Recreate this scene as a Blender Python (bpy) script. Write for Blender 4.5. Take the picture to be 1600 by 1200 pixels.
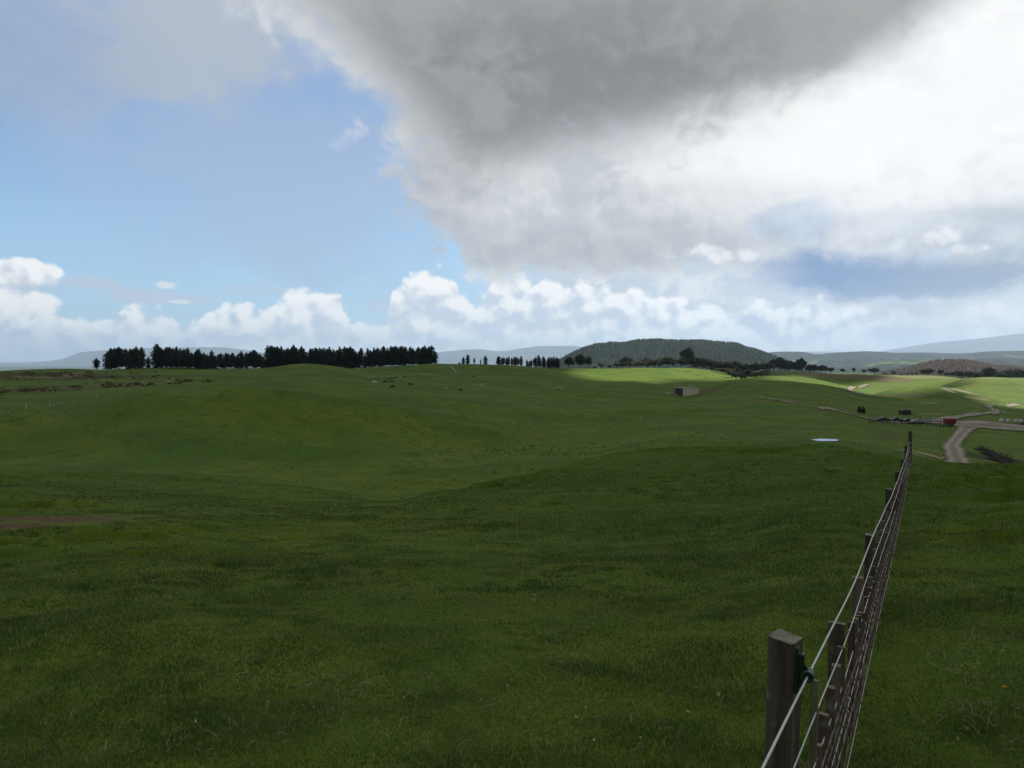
import bpy, math, random
import numpy as np
R = math.radians
for o in list(bpy.data.objects): bpy.data.objects.remove(o)
SC = bpy.context.scene
COL = SC.collection
# ---------------------------------------------------------------- camera, light, exposure
F = 1244.0                                   # focal length in pixels of a 1600 px wide frame
PITCH = math.atan(35 / F)                    # the camera looks down a little
cd = bpy.data.cameras.new('camera'); cam = bpy.data.objects.new('camera', cd); COL.objects.link(cam)
cd.sensor_width = 36.0; cd.lens = 36.0 * F / 1600.0
cd.clip_start = 0.05; cd.clip_end = 120000
cam.location = (0, 0, 0); cam.rotation_euler = (math.pi / 2 - PITCH, 0, 0)
SC.camera = cam
SC.view_settings.view_transform = 'Standard'; SC.view_settings.look = 'None'
SC.view_settings.exposure = 0.35; SC.view_settings.gamma = 1.0; SC.view_settings.use_curve_mapping = False
SC.cycles.use_denoising = True
SC.cycles.max_bounces = 8; SC.cycles.diffuse_bounces = 3; SC.cycles.volume_bounces = 1
SC.cycles.transparent_max_bounces = 16
SUN_AZ, SUN_EL = 52.0, 38.0                  # degrees: azimuth to the right of the view, elevation
sl = bpy.data.lights.new('sun', 'SUN'); so = bpy.data.objects.new('sun', sl); COL.objects.link(so)
sl.energy = 5.0; sl.angle = R(0.5); sl.color = (1.0, 0.95, 0.86)
so.rotation_euler = (R(90 - SUN_EL), 0, R(180 - SUN_AZ))
SUN_DIR = np.array([math.sin(R(SUN_AZ)) * math.cos(R(SUN_EL)), math.cos(R(SUN_AZ)) * math.cos(R(SUN_EL)), math.sin(R(SUN_EL))])

def AZ(px): return math.degrees(math.atan((px - 800) / F))
def EL(px, py):
    z = (600 - py) * math.cos(PITCH) - F * math.sin(PITCH)
    y = F * math.cos(PITCH) + (600 - py) * math.sin(PITCH)
    return math.degrees(math.atan2(z, math.hypot(px - 800, y)))

# ---------------------------------------------------------------- small node language
class V:
    """a float socket (or a number) with arithmetic that builds Math nodes"""
    nt = None
    def __init__(s, k): s.k = k
    def __add__(a, b): return op('ADD', a, b)
    def __radd__(a, b): return op('ADD', b, a)
    def __sub__(a, b): return op('SUBTRACT', a, b)
    def __rsub__(a, b): return op('SUBTRACT', b, a)
    def __mul__(a, b): return op('MULTIPLY', a, b)
    def __rmul__(a, b): return op('MULTIPLY', b, a)
    def __truediv__(a, b): return op('DIVIDE', a, b)
    def __rtruediv__(a, b): return op('DIVIDE', b, a)
def put(nd, i, v):
    v = v.k if isinstance(v, V) else v
    if isinstance(v, bpy.types.NodeSocket): V.nt.links.new(v, nd.inputs[i])
    elif v is not None: nd.inputs[i].default_value = v
def op(name, a, b=None, c=None, clamp=False):
    nd = V.nt.nodes.new('ShaderNodeMath'); nd.operation = name; nd.use_clamp = clamp
    put(nd, 0, a); put(nd, 1, b); put(nd, 2, c)
    return V(nd.outputs[0])
def sstep(v, lo, hi, t0=0.0, t1=1.0, kind='SMOOTHSTEP'):
    nd = V.nt.nodes.new('ShaderNodeMapRange'); nd.interpolation_type = kind; nd.clamp = True
    put(nd, 0, v); put(nd, 1, lo); put(nd, 2, hi); put(nd, 3, t0); put(nd, 4, t1)
    return V(nd.outputs[0])
def lstep(v, lo, hi, t0=0.0, t1=1.0): return sstep(v, lo, hi, t0, t1, 'LINEAR')
def xyz(x, y, z):
    nd = V.nt.nodes.new('ShaderNodeCombineXYZ'); put(nd, 0, x); put(nd, 1, y); put(nd, 2, z)
    return nd.outputs[0]
def split(v):
    nd = V.nt.nodes.new('ShaderNodeSeparateXYZ'); V.nt.links.new(v, nd.inputs[0])
    return [V(o) for o in nd.outputs]
def noise(vec, scale=1.0, detail=4.0, rough=0.5, dist=0.0, colour=False, dims='3D'):
    nd = V.nt.nodes.new('ShaderNodeTexNoise'); nd.noise_dimensions = dims
    V.nt.links.new(vec, nd.inputs['Vector'])
    nd.inputs['Scale'].default_value = scale; nd.inputs['Detail'].default_value = detail
    nd.inputs['Roughness'].default_value = rough; nd.inputs['Distortion'].default_value = dist
    return nd.outputs['Color'] if colour else V(nd.outputs[0])
def voro(vec, scale=1.0, feature='F1', smooth=0.6, dims='2D'):
    nd = V.nt.nodes.new('ShaderNodeTexVoronoi'); nd.feature = feature; nd.voronoi_dimensions = dims
    V.nt.links.new(vec, nd.inputs['Vector']); nd.inputs['Scale'].default_value = scale
    if feature == 'SMOOTH_F1': nd.inputs['Smoothness'].default_value = smooth
    return V(nd.outputs['Distance'])
def mixc(f, a, b, blend='MIX'):
    nd = V.nt.nodes.new('ShaderNodeMix'); nd.data_type = 'RGBA'; nd.blend_type = blend; nd.clamp_factor = True
    put(nd, 0, f)
    for i, c in ((6, a), (7, b)):
        if isinstance(c, (tuple, list)): nd.inputs[i].default_value = (*c[:3], 1.0)
        else: V.nt.links.new(c, nd.inputs[i])
    return nd.outputs[2]
def curve(v, pts):
    """piecewise linear function through (input, output) pairs, one Float Curve node"""
    pts = sorted(pts); x0, x1 = pts[0][0], pts[-1][0]
    lo = min(p[1] for p in pts); hi = max(p[1] for p in pts); k = (hi - lo) or 1.0
    nd = V.nt.nodes.new('ShaderNodeFloatCurve'); c = nd.mapping.curves[0]
    nd.mapping.clip_min_x = 0; nd.mapping.clip_max_x = 1; nd.mapping.extend = 'HORIZONTAL'
    q = [((a - x0) / (x1 - x0), (b - lo) / k) for a, b in pts]
    c.points[0].location = q[0]; c.points[1].location = q[-1]
    for a in q[1:-1]: c.points.new(*a)
    for p in c.points: p.handle_type = 'AUTO_CLAMPED'
    nd.mapping.update()
    put(nd, 1, (v - x0) * (1.0 / (x1 - x0)))
    return op('MULTIPLY_ADD', V(nd.outputs[0]), k, lo)

# ---------------------------------------------------------------- sky
OVERHEAD = (.36, .36, .355)
SIDE = (.60, .605, .61)
BEHIND = (.13, .132, .135)
def build_world():
    w = bpy.data.worlds.new("World"); SC.world = w; w.use_nodes = True
    nt = w.node_tree; nt.nodes.clear(); V.nt = nt
    out = nt.nodes.new('ShaderNodeOutputWorld'); bg = nt.nodes.new('ShaderNodeBackground')
    nt.links.new(bg.outputs[0], out.inputs[0]); S = 0.1; bg.inputs[1].default_value = S / 2 ** SC.view_settings.exposure
    sky = nt.nodes.new('ShaderNodeTexSky'); sky.sky_type = 'NISHITA'; sky.sun_disc = False
    sky.sun_elevation = R(SUN_EL); sky.sun_rotation = R(SUN_AZ)
    sky.air_density = 1.0; sky.dust_density = 0.6; sky.ozone_density = 1.4
    tc = nt.nodes.new('ShaderNodeTexCoord'); D = tc.outputs['Generated']
    x, y, z = split(D)
    az = op('MULTIPLY', op('ARCTAN2', x, y), 57.29578)
    el = op('MULTIPLY', op('ARCSINE', z), 57.29578)
    C = lambda r, g, b: (r / S, g / S, b / S)
    U = xyz(az * .1, el * .13, 0.0)
    n_big = noise(U, 1.15, 3, .5, .2, dims='2D') - 0.5          # lumps of about 8 degrees
    n_mid = noise(U, 3.7, 6, .55, .35, dims='2D') - 0.5
    n_fin = noise(U, 12.0, 4, .55, .3, dims='2D') - 0.5
    def blob(px, py, rx, ry):
        ca, ce = AZ(px), EL(px, py)
        k = (AZ(px + 5) - AZ(px - 5)) / 10; ky = (EL(px, py - 5) - EL(px, py + 5)) / 10
        dx = (az - ca) * (1 / (rx * k)); dy = (el - ce) * (1 / (ry * ky))
        return op('MULTIPLY_ADD', dx * -1.0, dx, op('MULTIPLY_ADD', dy * -1.0, dy, 1.0))
    # ---- clear blue, paler towards the horizon
    base = mixc(1.0, sky.outputs[0], (1.12, 1.28, 1.42), 'MULTIPLY')
    col = mixc(sstep(el, 17, 2.0, 0, 0.6), base, C(.38, .67, .99))
    # ---- thin grey veil in the upper left
    veil = sstep(el + n_big * 9.0 + az * 0.14, 9.0, 19.5)
    veil = op('MAXIMUM', veil, sstep(blob(450, 250, 320, 190) + n_big * 2.1 + n_mid * .9, -.75, .8) * 0.80)
    col = mixc(veil * 0.82, col, C(.41, .52, .73))
    fib = sstep(blob(320, 20, 190, 150) + n_mid * 2.4 + n_big * 2.2, -.6, .9)
    col = mixc(fib * 0.70, col, C(.50, .54, .585))
    fib2 = sstep(blob(60, 60, 230, 120) + n_mid * 1.6 + n_big * 2.0, -.5, 1.0)
    col = mixc(fib2 * 0.5, col, C(.40, .47, .58))
    # ---- pale layered cloud filling the low sky below the deck
    lay = sstep(az + n_mid * 10 + n_big * 6, AZ(690), AZ(860)) * sstep(el, EL(1000, 345), EL(1000, 400))
    col = mixc(lay * sstep(n_mid + n_fin * .4 + (el - 3.0) * -.02, -.55, -.18), col, mixc(sstep(n_mid * 1.2 + n_fin * .6, -.2, .25), C(.60, .68, .79), C(.82, .86, .90)))
    # ---- heaps of cumulus: one field of lumps, and the same a little higher and to the left for their light and shade
    def lumps(du, dv):
        n0 = noise(xyz(az * .1 + du, el * .115 + dv, 0.0), 9.0, 5, .58, .25, dims='2D')
        w = xyz(az * .1 + du + n0 * .035, el * .115 + dv + n0 * .035, 0.0)
        return (0.42 - voro(w, 5.2)) * 1.0 + (0.42 - voro(w, 12.5)) * 0.42 + (n0 - 0.5) * 1.0
    bump = lumps(0.0, 0.0); rel = bump - lumps(.045, .085)
    def shade(col, f, g, light, dark, edge, dim=1.0):
        a = sstep(f, 0.0, edge)
        t = sstep(rel * .95 + g, -.46, .46)
        return mixc(a * dim, col, mixc(t, dark, light))
    tops = lambda pts: curve(az, [(AZ(p), EL(p, q)) for p, q in pts])
    far = tops([(-200, 470), (0, 480), (100, 486), (150, 505), (190, 486), (250, 478), (300, 500), (350, 478), (420, 470), (470, 492), (520, 480), (570, 505), (620, 480), (690, 486), (740, 500), (800, 478), (950, 470), (1100, 468), (1250, 472), (1400, 478), (1600, 470), (1800, 465)])
    h = far - el
    col = shade(col, h * .75 + bump * 1.5 + n_fin * .5, sstep(h, 0, 3.4, .10, -.05), C(1.06, 1.08, 1.10), C(.54, .64, .80), .55, .92)
    mid = tops([(-200, 480), (0, 478), (40, 470), (110, 488), (160, 500), (180, 520), (205, 482), (235, 500), (270, 520), (330, 488), (400, 484), (425, 472), (446, 452), (490, 442), (528, 456), (545, 492), (590, 508), (612, 445), (640, 424), (680, 418), (715, 436), (738, 462), (752, 452), (790, 432), (840, 428), (900, 436), (980, 448), (1060, 468), (1120, 492), (1180, 520), (1300, 535), (1600, 540), (1800, 540)])
    h = mid - el
    col = shade(col, h * 1.0 + bump * 1.45 + n_fin * .55, sstep(h, 0.0, 3.2, .34, -.14), C(1.10, 1.10, 1.09), C(.64, .72, .85), .75)
    low = tops([(-200, 520), (0, 520), (60, 500), (120, 510), (200, 530), (300, 515), (400, 528), (500, 520), (600, 530), (700, 518), (800, 530), (900, 520), (1000, 528), (1100, 520), (1200, 535), (1400, 540), (1800, 540)])
    h = low - el
    col = shade(col, h * 1.5 + bump * 1.1, sstep(h, 0.0, 2.0, .22, -.1), C(1.10, 1.12, 1.13), C(.46, .57, .76), .6, .85)
    nearf = op('MAXIMUM', blob(25, 428, 84, 29), blob(10, 474, 100, 30))
    col = shade(col, nearf + bump * .5, .22, C(1.08, 1.08, 1.06), C(.66, .72, .82), .4)
    for (px, py, rx, ry, al) in ((140, 442, 54, 11, .85), (225, 462, 70, 13, .85), (295, 469, 46, 8, .8), (30, 448, 70, 5, .55), (400, 452, 60, 14, .4), (600, 478, 34, 12, .5)):
        col = mixc(sstep(blob(px, py, rx, ry) + n_fin * 1.7 + n_mid * .8, -.3, .8) * al, col, C(.56, .64, .78))
    for (px, py, rx, ry) in ((262, 446, 17, 7), (284, 472, 20, 4)):
        col = mixc(sstep(blob(px, py, rx, ry) + n_fin * 1.8, -.1, .8) * .8, col, C(.86, .90, .94))
    # ---- the great cloud deck on the right
    edge = curve(el, [(EL(730, 470), AZ(735)), (EL(730, 415), AZ(728)), (EL(670, 365), AZ(672)), (EL(630, 335), AZ(640)),
                      (EL(612, 285), AZ(610)), (EL(590, 220), AZ(596)), (EL(560, 150), AZ(556)), (EL(480, 60), AZ(470)), (EL(420, 0), AZ(405)), (34, AZ(300) - 4), (55, -60), (80, -180)])
    wid = lstep(el, 5, 24, 1.1, 4.6)
    wob = n_big * lstep(el, 5, 20, 2.6, 7.0) + n_mid * lstep(el, 4, 18, 5.5, 9.0) + n_fin * 2.8 + bump * lstep(el, 10, 20, 1.3, .4)
    a_low = sstep(el + n_mid * 3.6 + n_fin * 1.5 + n_big * 1.2 + bump * .9, EL(900, 446), EL(900, 412))
    a_deck = sstep((az - edge + wob) / wid, -.75, 1.0) * a_low
    py_edge = curve(az, [(AZ(520), EL(560, 265)), (AZ(700), EL(700, 272)), (AZ(860), EL(860, 248)), (AZ(1020), EL(1020, 214)), (AZ(1200), EL(1200, 166)), (AZ(1330), EL(1330, 110)), (AZ(1440), EL(1440, 30)), (AZ(1560), EL(1560, -90))])
    dk = sstep(az - edge + wob * .8, -1.0, 7.5, .15, 1.0) * sstep((el - py_edge) + n_big * 4.0 + n_mid * 4.4 + n_fin * 1.2, -2.4, 2.8)
    core = sstep(blob(880, 140, 360, 150) + n_big * 1.2, -.8, 1.0)
    white = mixc(sstep(n_mid * 1.2 + n_big + rel * .10 + n_fin * .15, -.32, .26), C(.60, .62, .665), C(.92, .93, .94))
    br = op('MAXIMUM', sstep(blob(1330, 205, 330, 110) + n_mid * .9, -1, .8), sstep(blob(1570, 110, 190, 130) + n_mid * .7, -1, .8))
    white = mixc(br * .9, white, C(1.06, 1.06, 1.06))
    for (px, py, rx, ry, al, c) in ((920, 388, 300, 42, .9, (.50, .515, .545)), (665, 320, 100, 74, .8, (.47, .48, .52)),
                                    (930, 322, 300, 40, .4, (.59, .61, .64)), (1545, 365, 120, 40, .8, (.52, .59, .66)), (1320, 375, 190, 36, .55, (.61, .66, .73)), (1240, 345, 60, 28, .55, (.46, .56, .73))):
        white = mixc(sstep(blob(px, py, rx, ry) + n_mid * 2.7 + n_big * 1.5 + n_fin * .5, -.9, .95) * al, white, mixc(sstep(rel * .7 + n_mid, -.6, .6), C(c[0] * .9, c[1] * .9, c[2] * .93), C(c[0] * 1.18, c[1] * 1.18, c[2] * 1.15)))
    grey = mixc(core, C(.40, .41, .41), C(.25, .265, .268))
    grey = mixc(sstep(n_mid * 1.1 + n_big + n_fin * .3, -.25, .34) * .5, grey, C(.45, .465, .47))
    deck = mixc(dk, white, grey)
    deck = mixc(sstep(el, 27, 42), deck, C(*OVERHEAD))
    col = mixc(a_deck, col, deck)
    # white heads against the deck
    hf = op('MAXIMUM', op('MAXIMUM', blob(1468, 372, 27, 24), blob(1500, 389, 60, 11)), blob(1120, 396, 74, 16))
    col = shade(col, hf + bump * 1.5 + n_fin, .2, C(.95, .95, .95), C(.70, .74, .79), 1.1, .85)
    # ---- blue grey rain cloud low on the right, shafts of rain below it
    band = sstep(az + n_mid * 4, AZ(1120), AZ(1290))
    top = curve(az, [(AZ(1120), EL(1120, 430)), (AZ(1240), EL(1240, 396)), (AZ(1400), EL(1400, 402)), (AZ(1600), EL(1600, 398))])
    bot = curve(az, [(AZ(1120), EL(1120, 448)), (AZ(1250), EL(1250, 460)), (AZ(1330), EL(1330, 468)), (AZ(1540), EL(1540, 468)), (AZ(1600), EL(1600, 444)), (AZ(1800), EL(1800, 432))])
    bm = sstep(top - el + n_mid * 2.2 + n_fin * .8, -.7, 1.0) * sstep(el - bot + n_mid * 1.8 + n_fin * .9, -.4, .7) * band
    col = mixc(bm * 1.0, col, mixc(sstep(az + n_mid * 12, AZ(1250), AZ(1600)), C(.18, .305, .555), C(.32, .41, .54)))
    rain = sstep(az + n_mid * 3, AZ(1330), AZ(1400)) * sstep(az + n_big * 6, AZ(1530), AZ(1470)) * sstep(el, EL(1450, 466), EL(1450, 476)) * sstep(el, -.5, 1.6, .4, 1.0)
    col = mixc(rain * .55, col, C(.48, .55, .65))
    col = mixc(sstep(blob(1570, 492, 110, 36) + n_mid * 1.2, -.4, .9) * .65, col, C(.84, .87, .90))
    # ---- pale air at the horizon
    col = mixc(sstep(el, 2.8, 0.2, 0, .6), col, mixc(sstep(az, -30, -8), C(.46, .62, .86), C(.66, .74, .84)))
    # left, right and behind, out of the picture: half-covered grey sky
    col = mixc(sstep(op('ABSOLUTE', az), 36, 58) * .9, col, C(*SIDE))
    col = mixc(sstep(op('ABSOLUTE', az), 65, 120) * sstep(el, 80, 45), col, C(*BEHIND))
    col = mixc(sstep(el, -.6, -3.0), col, C(.05, .06, .04))
    nt.links.new(col, bg.inputs[0])
    w.cycles.sampling_method = 'MANUAL'; w.cycles.sample_map_resolution = 512
build_world()

# ---------------------------------------------------------------- helpers for things
def tag(o, label=None, cat=None, group=None, kind=None):
    if label: o['label'] = label
    if cat: o['category'] = cat
    if group: o['group'] = group
    if kind: o['kind'] = kind
    return o
def empty(name, loc, rz=0.0, **k):
    o = bpy.data.objects.new(name, None); COL.objects.link(o)
    o.location = loc; o.rotation_euler = (0, 0, rz); o.empty_display_size = .2
    return tag(o, **k)
def mesh_np(name, verts, faces, mat=None, parent=None, smooth=True, n=None):
    """verts (n,3) array, faces (m,k) array of one size"""
    verts = np.asarray(verts, np.float32); faces = np.asarray(faces, np.int32)
    me = bpy.data.meshes.new(name); k = faces.shape[1]; m = len(faces)
    me.vertices.add(len(verts)); me.vertices.foreach_set('co', verts.ravel())
    me.loops.add(m * k); me.loops.foreach_set('vertex_index', faces.ravel())
    me.polygons.add(m); me.polygons.foreach_set('loop_start', np.arange(0, m * k, k, dtype=np.int32))
    try: me.polygons.foreach_set('loop_total', np.full(m, k, np.int32))
    except Exception: pass
    me.polygons.foreach_set('use_smooth', np.full(m, smooth, bool))
    me.update(calc_edges=True)
    if mat: me.materials.append(mat)
    o = bpy.data.objects.new(name, me); COL.objects.link(o)
    if parent: o.parent = parent
    return o
def copy_tree(o, parent=None):
    c = o.copy(); COL.objects.link(c)
    if parent: c.parent = parent
    for ch in KIDS.get(o.name, ()): copy_tree(ch, c)
    return c
KIDS = {}
def kid(o, parent):
    o.parent = parent; KIDS.setdefault(parent.name, []).append(o); return o

def mat_new(name):
    m = bpy.data.materials.new(name); m.use_nodes = True
    V.nt = m.node_tree; b = m.node_tree.nodes['Principled BSDF']
    return m, b
def set_in(b, **k):
    for key, v in k.items():
        i = b.inputs[key.replace('_', ' ')]
        if isinstance(v, V): V.nt.links.new(v.k, i)
        elif isinstance(v, bpy.types.NodeSocket): V.nt.links.new(v, i)
        elif isinstance(v, tuple) and len(v) == 3: i.default_value = (*v, 1)
        else: i.default_value = v
def pos():
    return V.nt.nodes.new('ShaderNodeNewGeometry').outputs['Position']
def objco():
    return V.nt.nodes.new('ShaderNodeTexCoord').outputs['Object']
def simple(name, c, rough=.8, var=.25, scale=6.0, spec=.3, metal=0.0, c2=None):
    m, b = mat_new(name)
    n = noise(objco(), scale, 5, .6)
    c2 = c2 or tuple(min(1, q * (1 + var)) for q in c); c1 = tuple(q * (1 - var) for q in c)
    set_in(b, Base_Color=mixc(sstep(n, .3, .7), c1, c2), Roughness=rough, Metallic=metal)
    b.inputs['Specular IOR Level'].default_value = spec
    return m

# ---------------------------------------------------------------- the lie of the land
def vnoise(x, y, seed=0):
    """smooth lattice noise in [-1, 1]"""
    xi = np.floor(x).astype(np.int64); yi = np.floor(y).astype(np.int64)
    fx = x - xi; fy = y - yi
    fx = fx * fx * fx * (fx * (fx * 6 - 15) + 10); fy = fy * fy * fy * (fy * (fy * 6 - 15) + 10)
    def h(a, b):
        v = (a * 374761393 + b * 668265263 + seed * 144665 + 1013904223) & 0xffffffff
        v = ((v ^ (v >> 13)) * 1274126177) & 0xffffffff
        v = ((v ^ (v >> 16)) * 2246822519) & 0xffffffff
        return ((v ^ (v >> 15)) & 0xffff) / 32767.5 - 1.0
    a = h(xi, yi) * (1 - fx) + h(xi + 1, yi) * fx
    b = h(xi, yi + 1) * (1 - fx) + h(xi + 1, yi + 1) * fx
    return a * (1 - fy) + b * fy
def fbm(x, y, seed=0, octs=4, gain=.5):
    s = 0; a = 1.0
    for i in range(octs):
        s = s + a * vnoise(x * 2 ** i + i * 17.3, y * 2 ** i - i * 9.1, seed + i); a *= gain
    return s
def smooth01(x, a, b):
    t = np.clip((x - a) / (b - a), 0, 1); return t * t * (3 - 2 * t)
def pchip(xs, ys, x):
    xs = np.asarray(xs, float); ys = np.asarray(ys, float)
    h = np.diff(xs); d = np.diff(ys) / h; m = np.zeros_like(ys)
    for i in range(1, len(xs) - 1):
        if d[i - 1] * d[i] > 0:
            w1 = 2 * h[i] + h[i - 1]; w2 = h[i] + 2 * h[i - 1]
            m[i] = (w1 + w2) / (w1 / d[i - 1] + w2 / d[i])
    m[0] = d[0]; m[-1] = d[-1]
    x = np.clip(x, xs[0], xs[-1]); i = np.clip(np.searchsorted(xs, x) - 1, 0, len(xs) - 2)
    t = (x - xs[i]) / h[i]; t2 = t * t; t3 = t2 * t
    return (2 * t3 - 3 * t2 + 1) * ys[i] + (t3 - 2 * t2 + t) * h[i] * m[i] + (-2 * t3 + 3 * t2) * ys[i + 1] + (t3 - t2) * h[i] * m[i + 1]
# surveyed heights: for bearings across the view, (distance ahead in metres, height as its tangent below eye level / 1244)
SURVEY = {
 0: [(4.5, 1195), (7, 1010), (12, 890), (20, 815), (40, 742), (85, 712), (112, 641), (150, 652), (200, 639), (230, 624), (260, 615), (300, 612), (330, 603), (360, 599), (420, 579.5), (480, 582), (900, 600)],
 120: [(4.5, 1195), (7, 1010), (12, 890), (20, 815), (40, 746), (85, 712), (118, 632), (155, 646), (210, 622), (250, 614), (300, 610), (340, 599), (380, 595), (440, 577), (510, 579), (900, 596)],
 220: [(4.5, 1195), (7, 1010), (12, 890), (20, 815), (40, 752), (85, 714), (125, 609), (165, 624), (225, 607), (300, 602), (360, 597), (430, 585), (500, 586), (560, 576.5), (650, 577), (900, 590)],
 400: [(4.5, 1195), (7, 1018), (12, 903), (20, 833), (40, 764), (88, 722), (105, 680), (130, 605), (165, 622), (220, 606), (250, 598), (300, 599), (340, 589), (400, 592), (470, 580), (540, 578), (630, 575.5), (900, 590)],
 470: [(4.5, 1195), (7, 1018), (12, 903), (20, 833), (40, 766), (92, 726), (110, 682), (134, 611), (172, 628), (225, 610), (255, 598), (310, 602), (350, 588), (400, 591), (450, 573), (490, 568.5), (560, 577), (900, 592)],
 600: [(4.5, 1195), (7, 1018), (12, 903), (20, 833), (32, 787), (50, 779), (98, 714), (118, 676), (140, 628), (185, 645), (230, 628), (262, 612), (310, 606), (345, 597), (410, 600), (470, 586), (530, 583), (590, 571), (660, 573), (900, 588)],
 720: [(4.5, 1195), (7, 1018), (12, 903), (20, 833), (33, 773), (50, 768), (80, 738), (112, 709), (128, 684), (147, 653), (190, 672), (240, 640), (270, 624), (320, 616), (360, 603), (430, 602), (480, 590), (540, 586), (600, 570), (680, 570.5), (900, 586)],
 820: [(4.5, 1195), (7, 1018), (12, 903), (20, 833), (33, 758), (50, 752), (80, 724), (112, 706), (140, 688), (160, 668), (200, 682), (245, 650), (275, 632), (320, 626), (360, 610), (430, 607), (480, 595), (560, 589), (620, 575), (700, 573.5), (850, 580), (1000, 590)],
 920: [(4.5, 1195), (7, 1020), (12, 903), (20, 822), (33, 747), (46, 722), (70, 724), (110, 708), (150, 692), (190, 668), (230, 660), (255, 643), (300, 640), (330, 626), (370, 622), (410, 606), (470, 606), (520, 596), (620, 588), (720, 579), (790, 576), (900, 580), (1000, 588)],
 1010: [(4.5, 1195), (7, 1020), (12, 900), (20, 814), (35, 738), (50, 708), (72, 709), (110, 692), (150, 668), (205, 652), (235, 662), (270, 640), (305, 632), (345, 633), (385, 616), (440, 610), (490, 600), (530, 599), (600, 592), (660, 582), (740, 575.5), (850, 577), (1000, 586)],
 1080: [(4.5, 1195), (7, 1020), (12, 896), (20, 807), (35, 735), (50, 705), (75, 699), (120, 680), (180, 655), (215, 650), (245, 656), (285, 636), (340, 622), (390, 617), (430, 606), (480, 602), (540, 606), (620, 594), (690, 583), (760, 577), (850, 579), (1000, 586)],
 1150: [(4.5, 1195), (7, 1015), (12, 890), (20, 800), (35, 730), (50, 704), (80, 696), (130, 676), (200, 652), (270, 640), (330, 622), (385, 606), (425, 591.5), (480, 600), (560, 616), (640, 604), (700, 592), (780, 586), (880, 584), (1000, 588)],
 1215: [(4.5, 1192), (7, 1000), (12, 872), (20, 788), (35, 724), (50, 704), (100, 688), (160, 664), (220, 648), (290, 630), (340, 617), (380, 602), (425, 592), (480, 603), (550, 610), (595, 600), (640, 586), (705, 594), (760, 591), (830, 578), (900, 582), (1000, 586)],
 1300: [(4.5, 1192), (7, 1000), (12, 868), (20, 780), (40, 711), (55, 700), (90, 691), (130, 676), (180, 656), (230, 644), (290, 630), (340, 622), (395, 613), (438, 603), (490, 613), (550, 618), (600, 608), (640, 597), (690, 602), (740, 600), (790, 586), (850, 585), (920, 582), (1000, 586)],
 1400: [(4.5, 1192), (7, 1000), (12, 868), (20, 780), (29, 737), (45, 717), (70, 705), (110, 696), (150, 685), (200, 671), (250, 659), (310, 650), (400, 634), (450, 628), (500, 608), (535, 602.5), (590, 618), (640, 610), (700, 600), (760, 600), (810, 588), (880, 588), (1000, 590)],
 1520: [(4.5, 1192), (7, 1000), (12, 868), (20, 780), (29, 738), (38, 741), (55, 744), (72, 737), (100, 712), (150, 690), (200, 673), (250, 660), (310, 649), (390, 634), (450, 631), (510, 618), (575, 594), (630, 588.5), (720, 594), (900, 596)],
 1180: [(4.5, 1195), (7, 1005), (12, 882), (20, 794), (35, 727), (50, 704), (90, 692), (140, 671), (210, 650), (280, 634), (335, 619), (385, 603), (425, 591), (480, 601), (560, 612), (600, 604), (645, 587.5), (710, 596), (770, 592), (835, 579.5), (900, 583), (1000, 588)],
 1255: [(4.5, 1192), (7, 1000), (12, 870), (20, 784), (35, 720), (50, 702), (95, 690), (150, 668), (220, 647), (290, 630), (340, 619), (385, 606), (428, 596), (480, 606), (550, 612), (595, 602), (640, 588), (705, 595), (770, 592), (840, 580), (900, 583), (1000, 586)],
 1345: [(4.5, 1192), (7, 1000), (12, 868), (20, 780), (34, 726), (50, 709), (100, 694), (140, 680), (200, 664), (250, 650), (310, 640), (360, 630), (420, 620), (465, 613), (500, 622), (560, 622), (600, 611), (640, 606), (700, 607), (745, 600), (790, 583.5), (850, 587), (920, 583), (1000, 588)],
 1440: [(4.5, 1192), (7, 1000), (12, 868), (20, 780), (28, 738), (38, 724), (55, 719), (70, 714), (105, 702), (150, 687), (200, 672), (250, 660), (310, 650), (400, 633), (455, 627), (500, 604), (540, 597.5), (600, 612), (660, 608), (720, 598), (770, 597), (815, 588), (880, 587), (1000, 590)],
 1480: [(4.5, 1192), (7, 1000), (12, 868), (20, 780), (28, 739), (36, 734), (50, 737), (70, 730), (100, 709), (150, 689), (200, 672), (250, 660), (310, 649), (400, 632), (455, 627), (500, 611), (545, 604), (590, 608), (640, 598), (690, 593), (740, 597), (800, 592), (880, 588), (1000, 590)],
 1600: [(4.5, 1192), (7, 1000), (12, 868), (20, 780), (30, 740), (42, 746), (60, 746), (80, 732), (110, 708), (150, 692), (200, 680), (250, 669), (310, 657), (400, 645), (460, 636), (530, 613), (590, 594), (640, 590), (720, 597), (900, 602)],
 1780: [(4.5, 1192), (7, 1000), (12, 868), (20, 780), (30, 744), (42, 750), (60, 750), (80, 735), (110, 710), (150, 694), (200, 682), (250, 670), (310, 660), (400, 646), (460, 638), (540, 614), (610, 595), (680, 592), (760, 597), (900, 604)],
}
RMIN, RNEAR = 1.0, 1500.0
NR = 1150
LR = np.concatenate([np.linspace(math.log(RMIN), math.log(RNEAR), NR), np.linspace(math.log(RNEAR), math.log(45000), 60)[1:]])
RR = np.exp(LR)
PHI = np.concatenate([np.radians(np.linspace(-180, -40, 60, endpoint=False)), np.radians(np.linspace(-40, -35, 20, endpoint=False)),
                      np.radians(np.linspace(-35, 35, 1100, endpoint=False)), np.radians(np.linspace(35, 40, 20, endpoint=False)), np.radians(np.linspace(40, 180, 60))])
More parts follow.
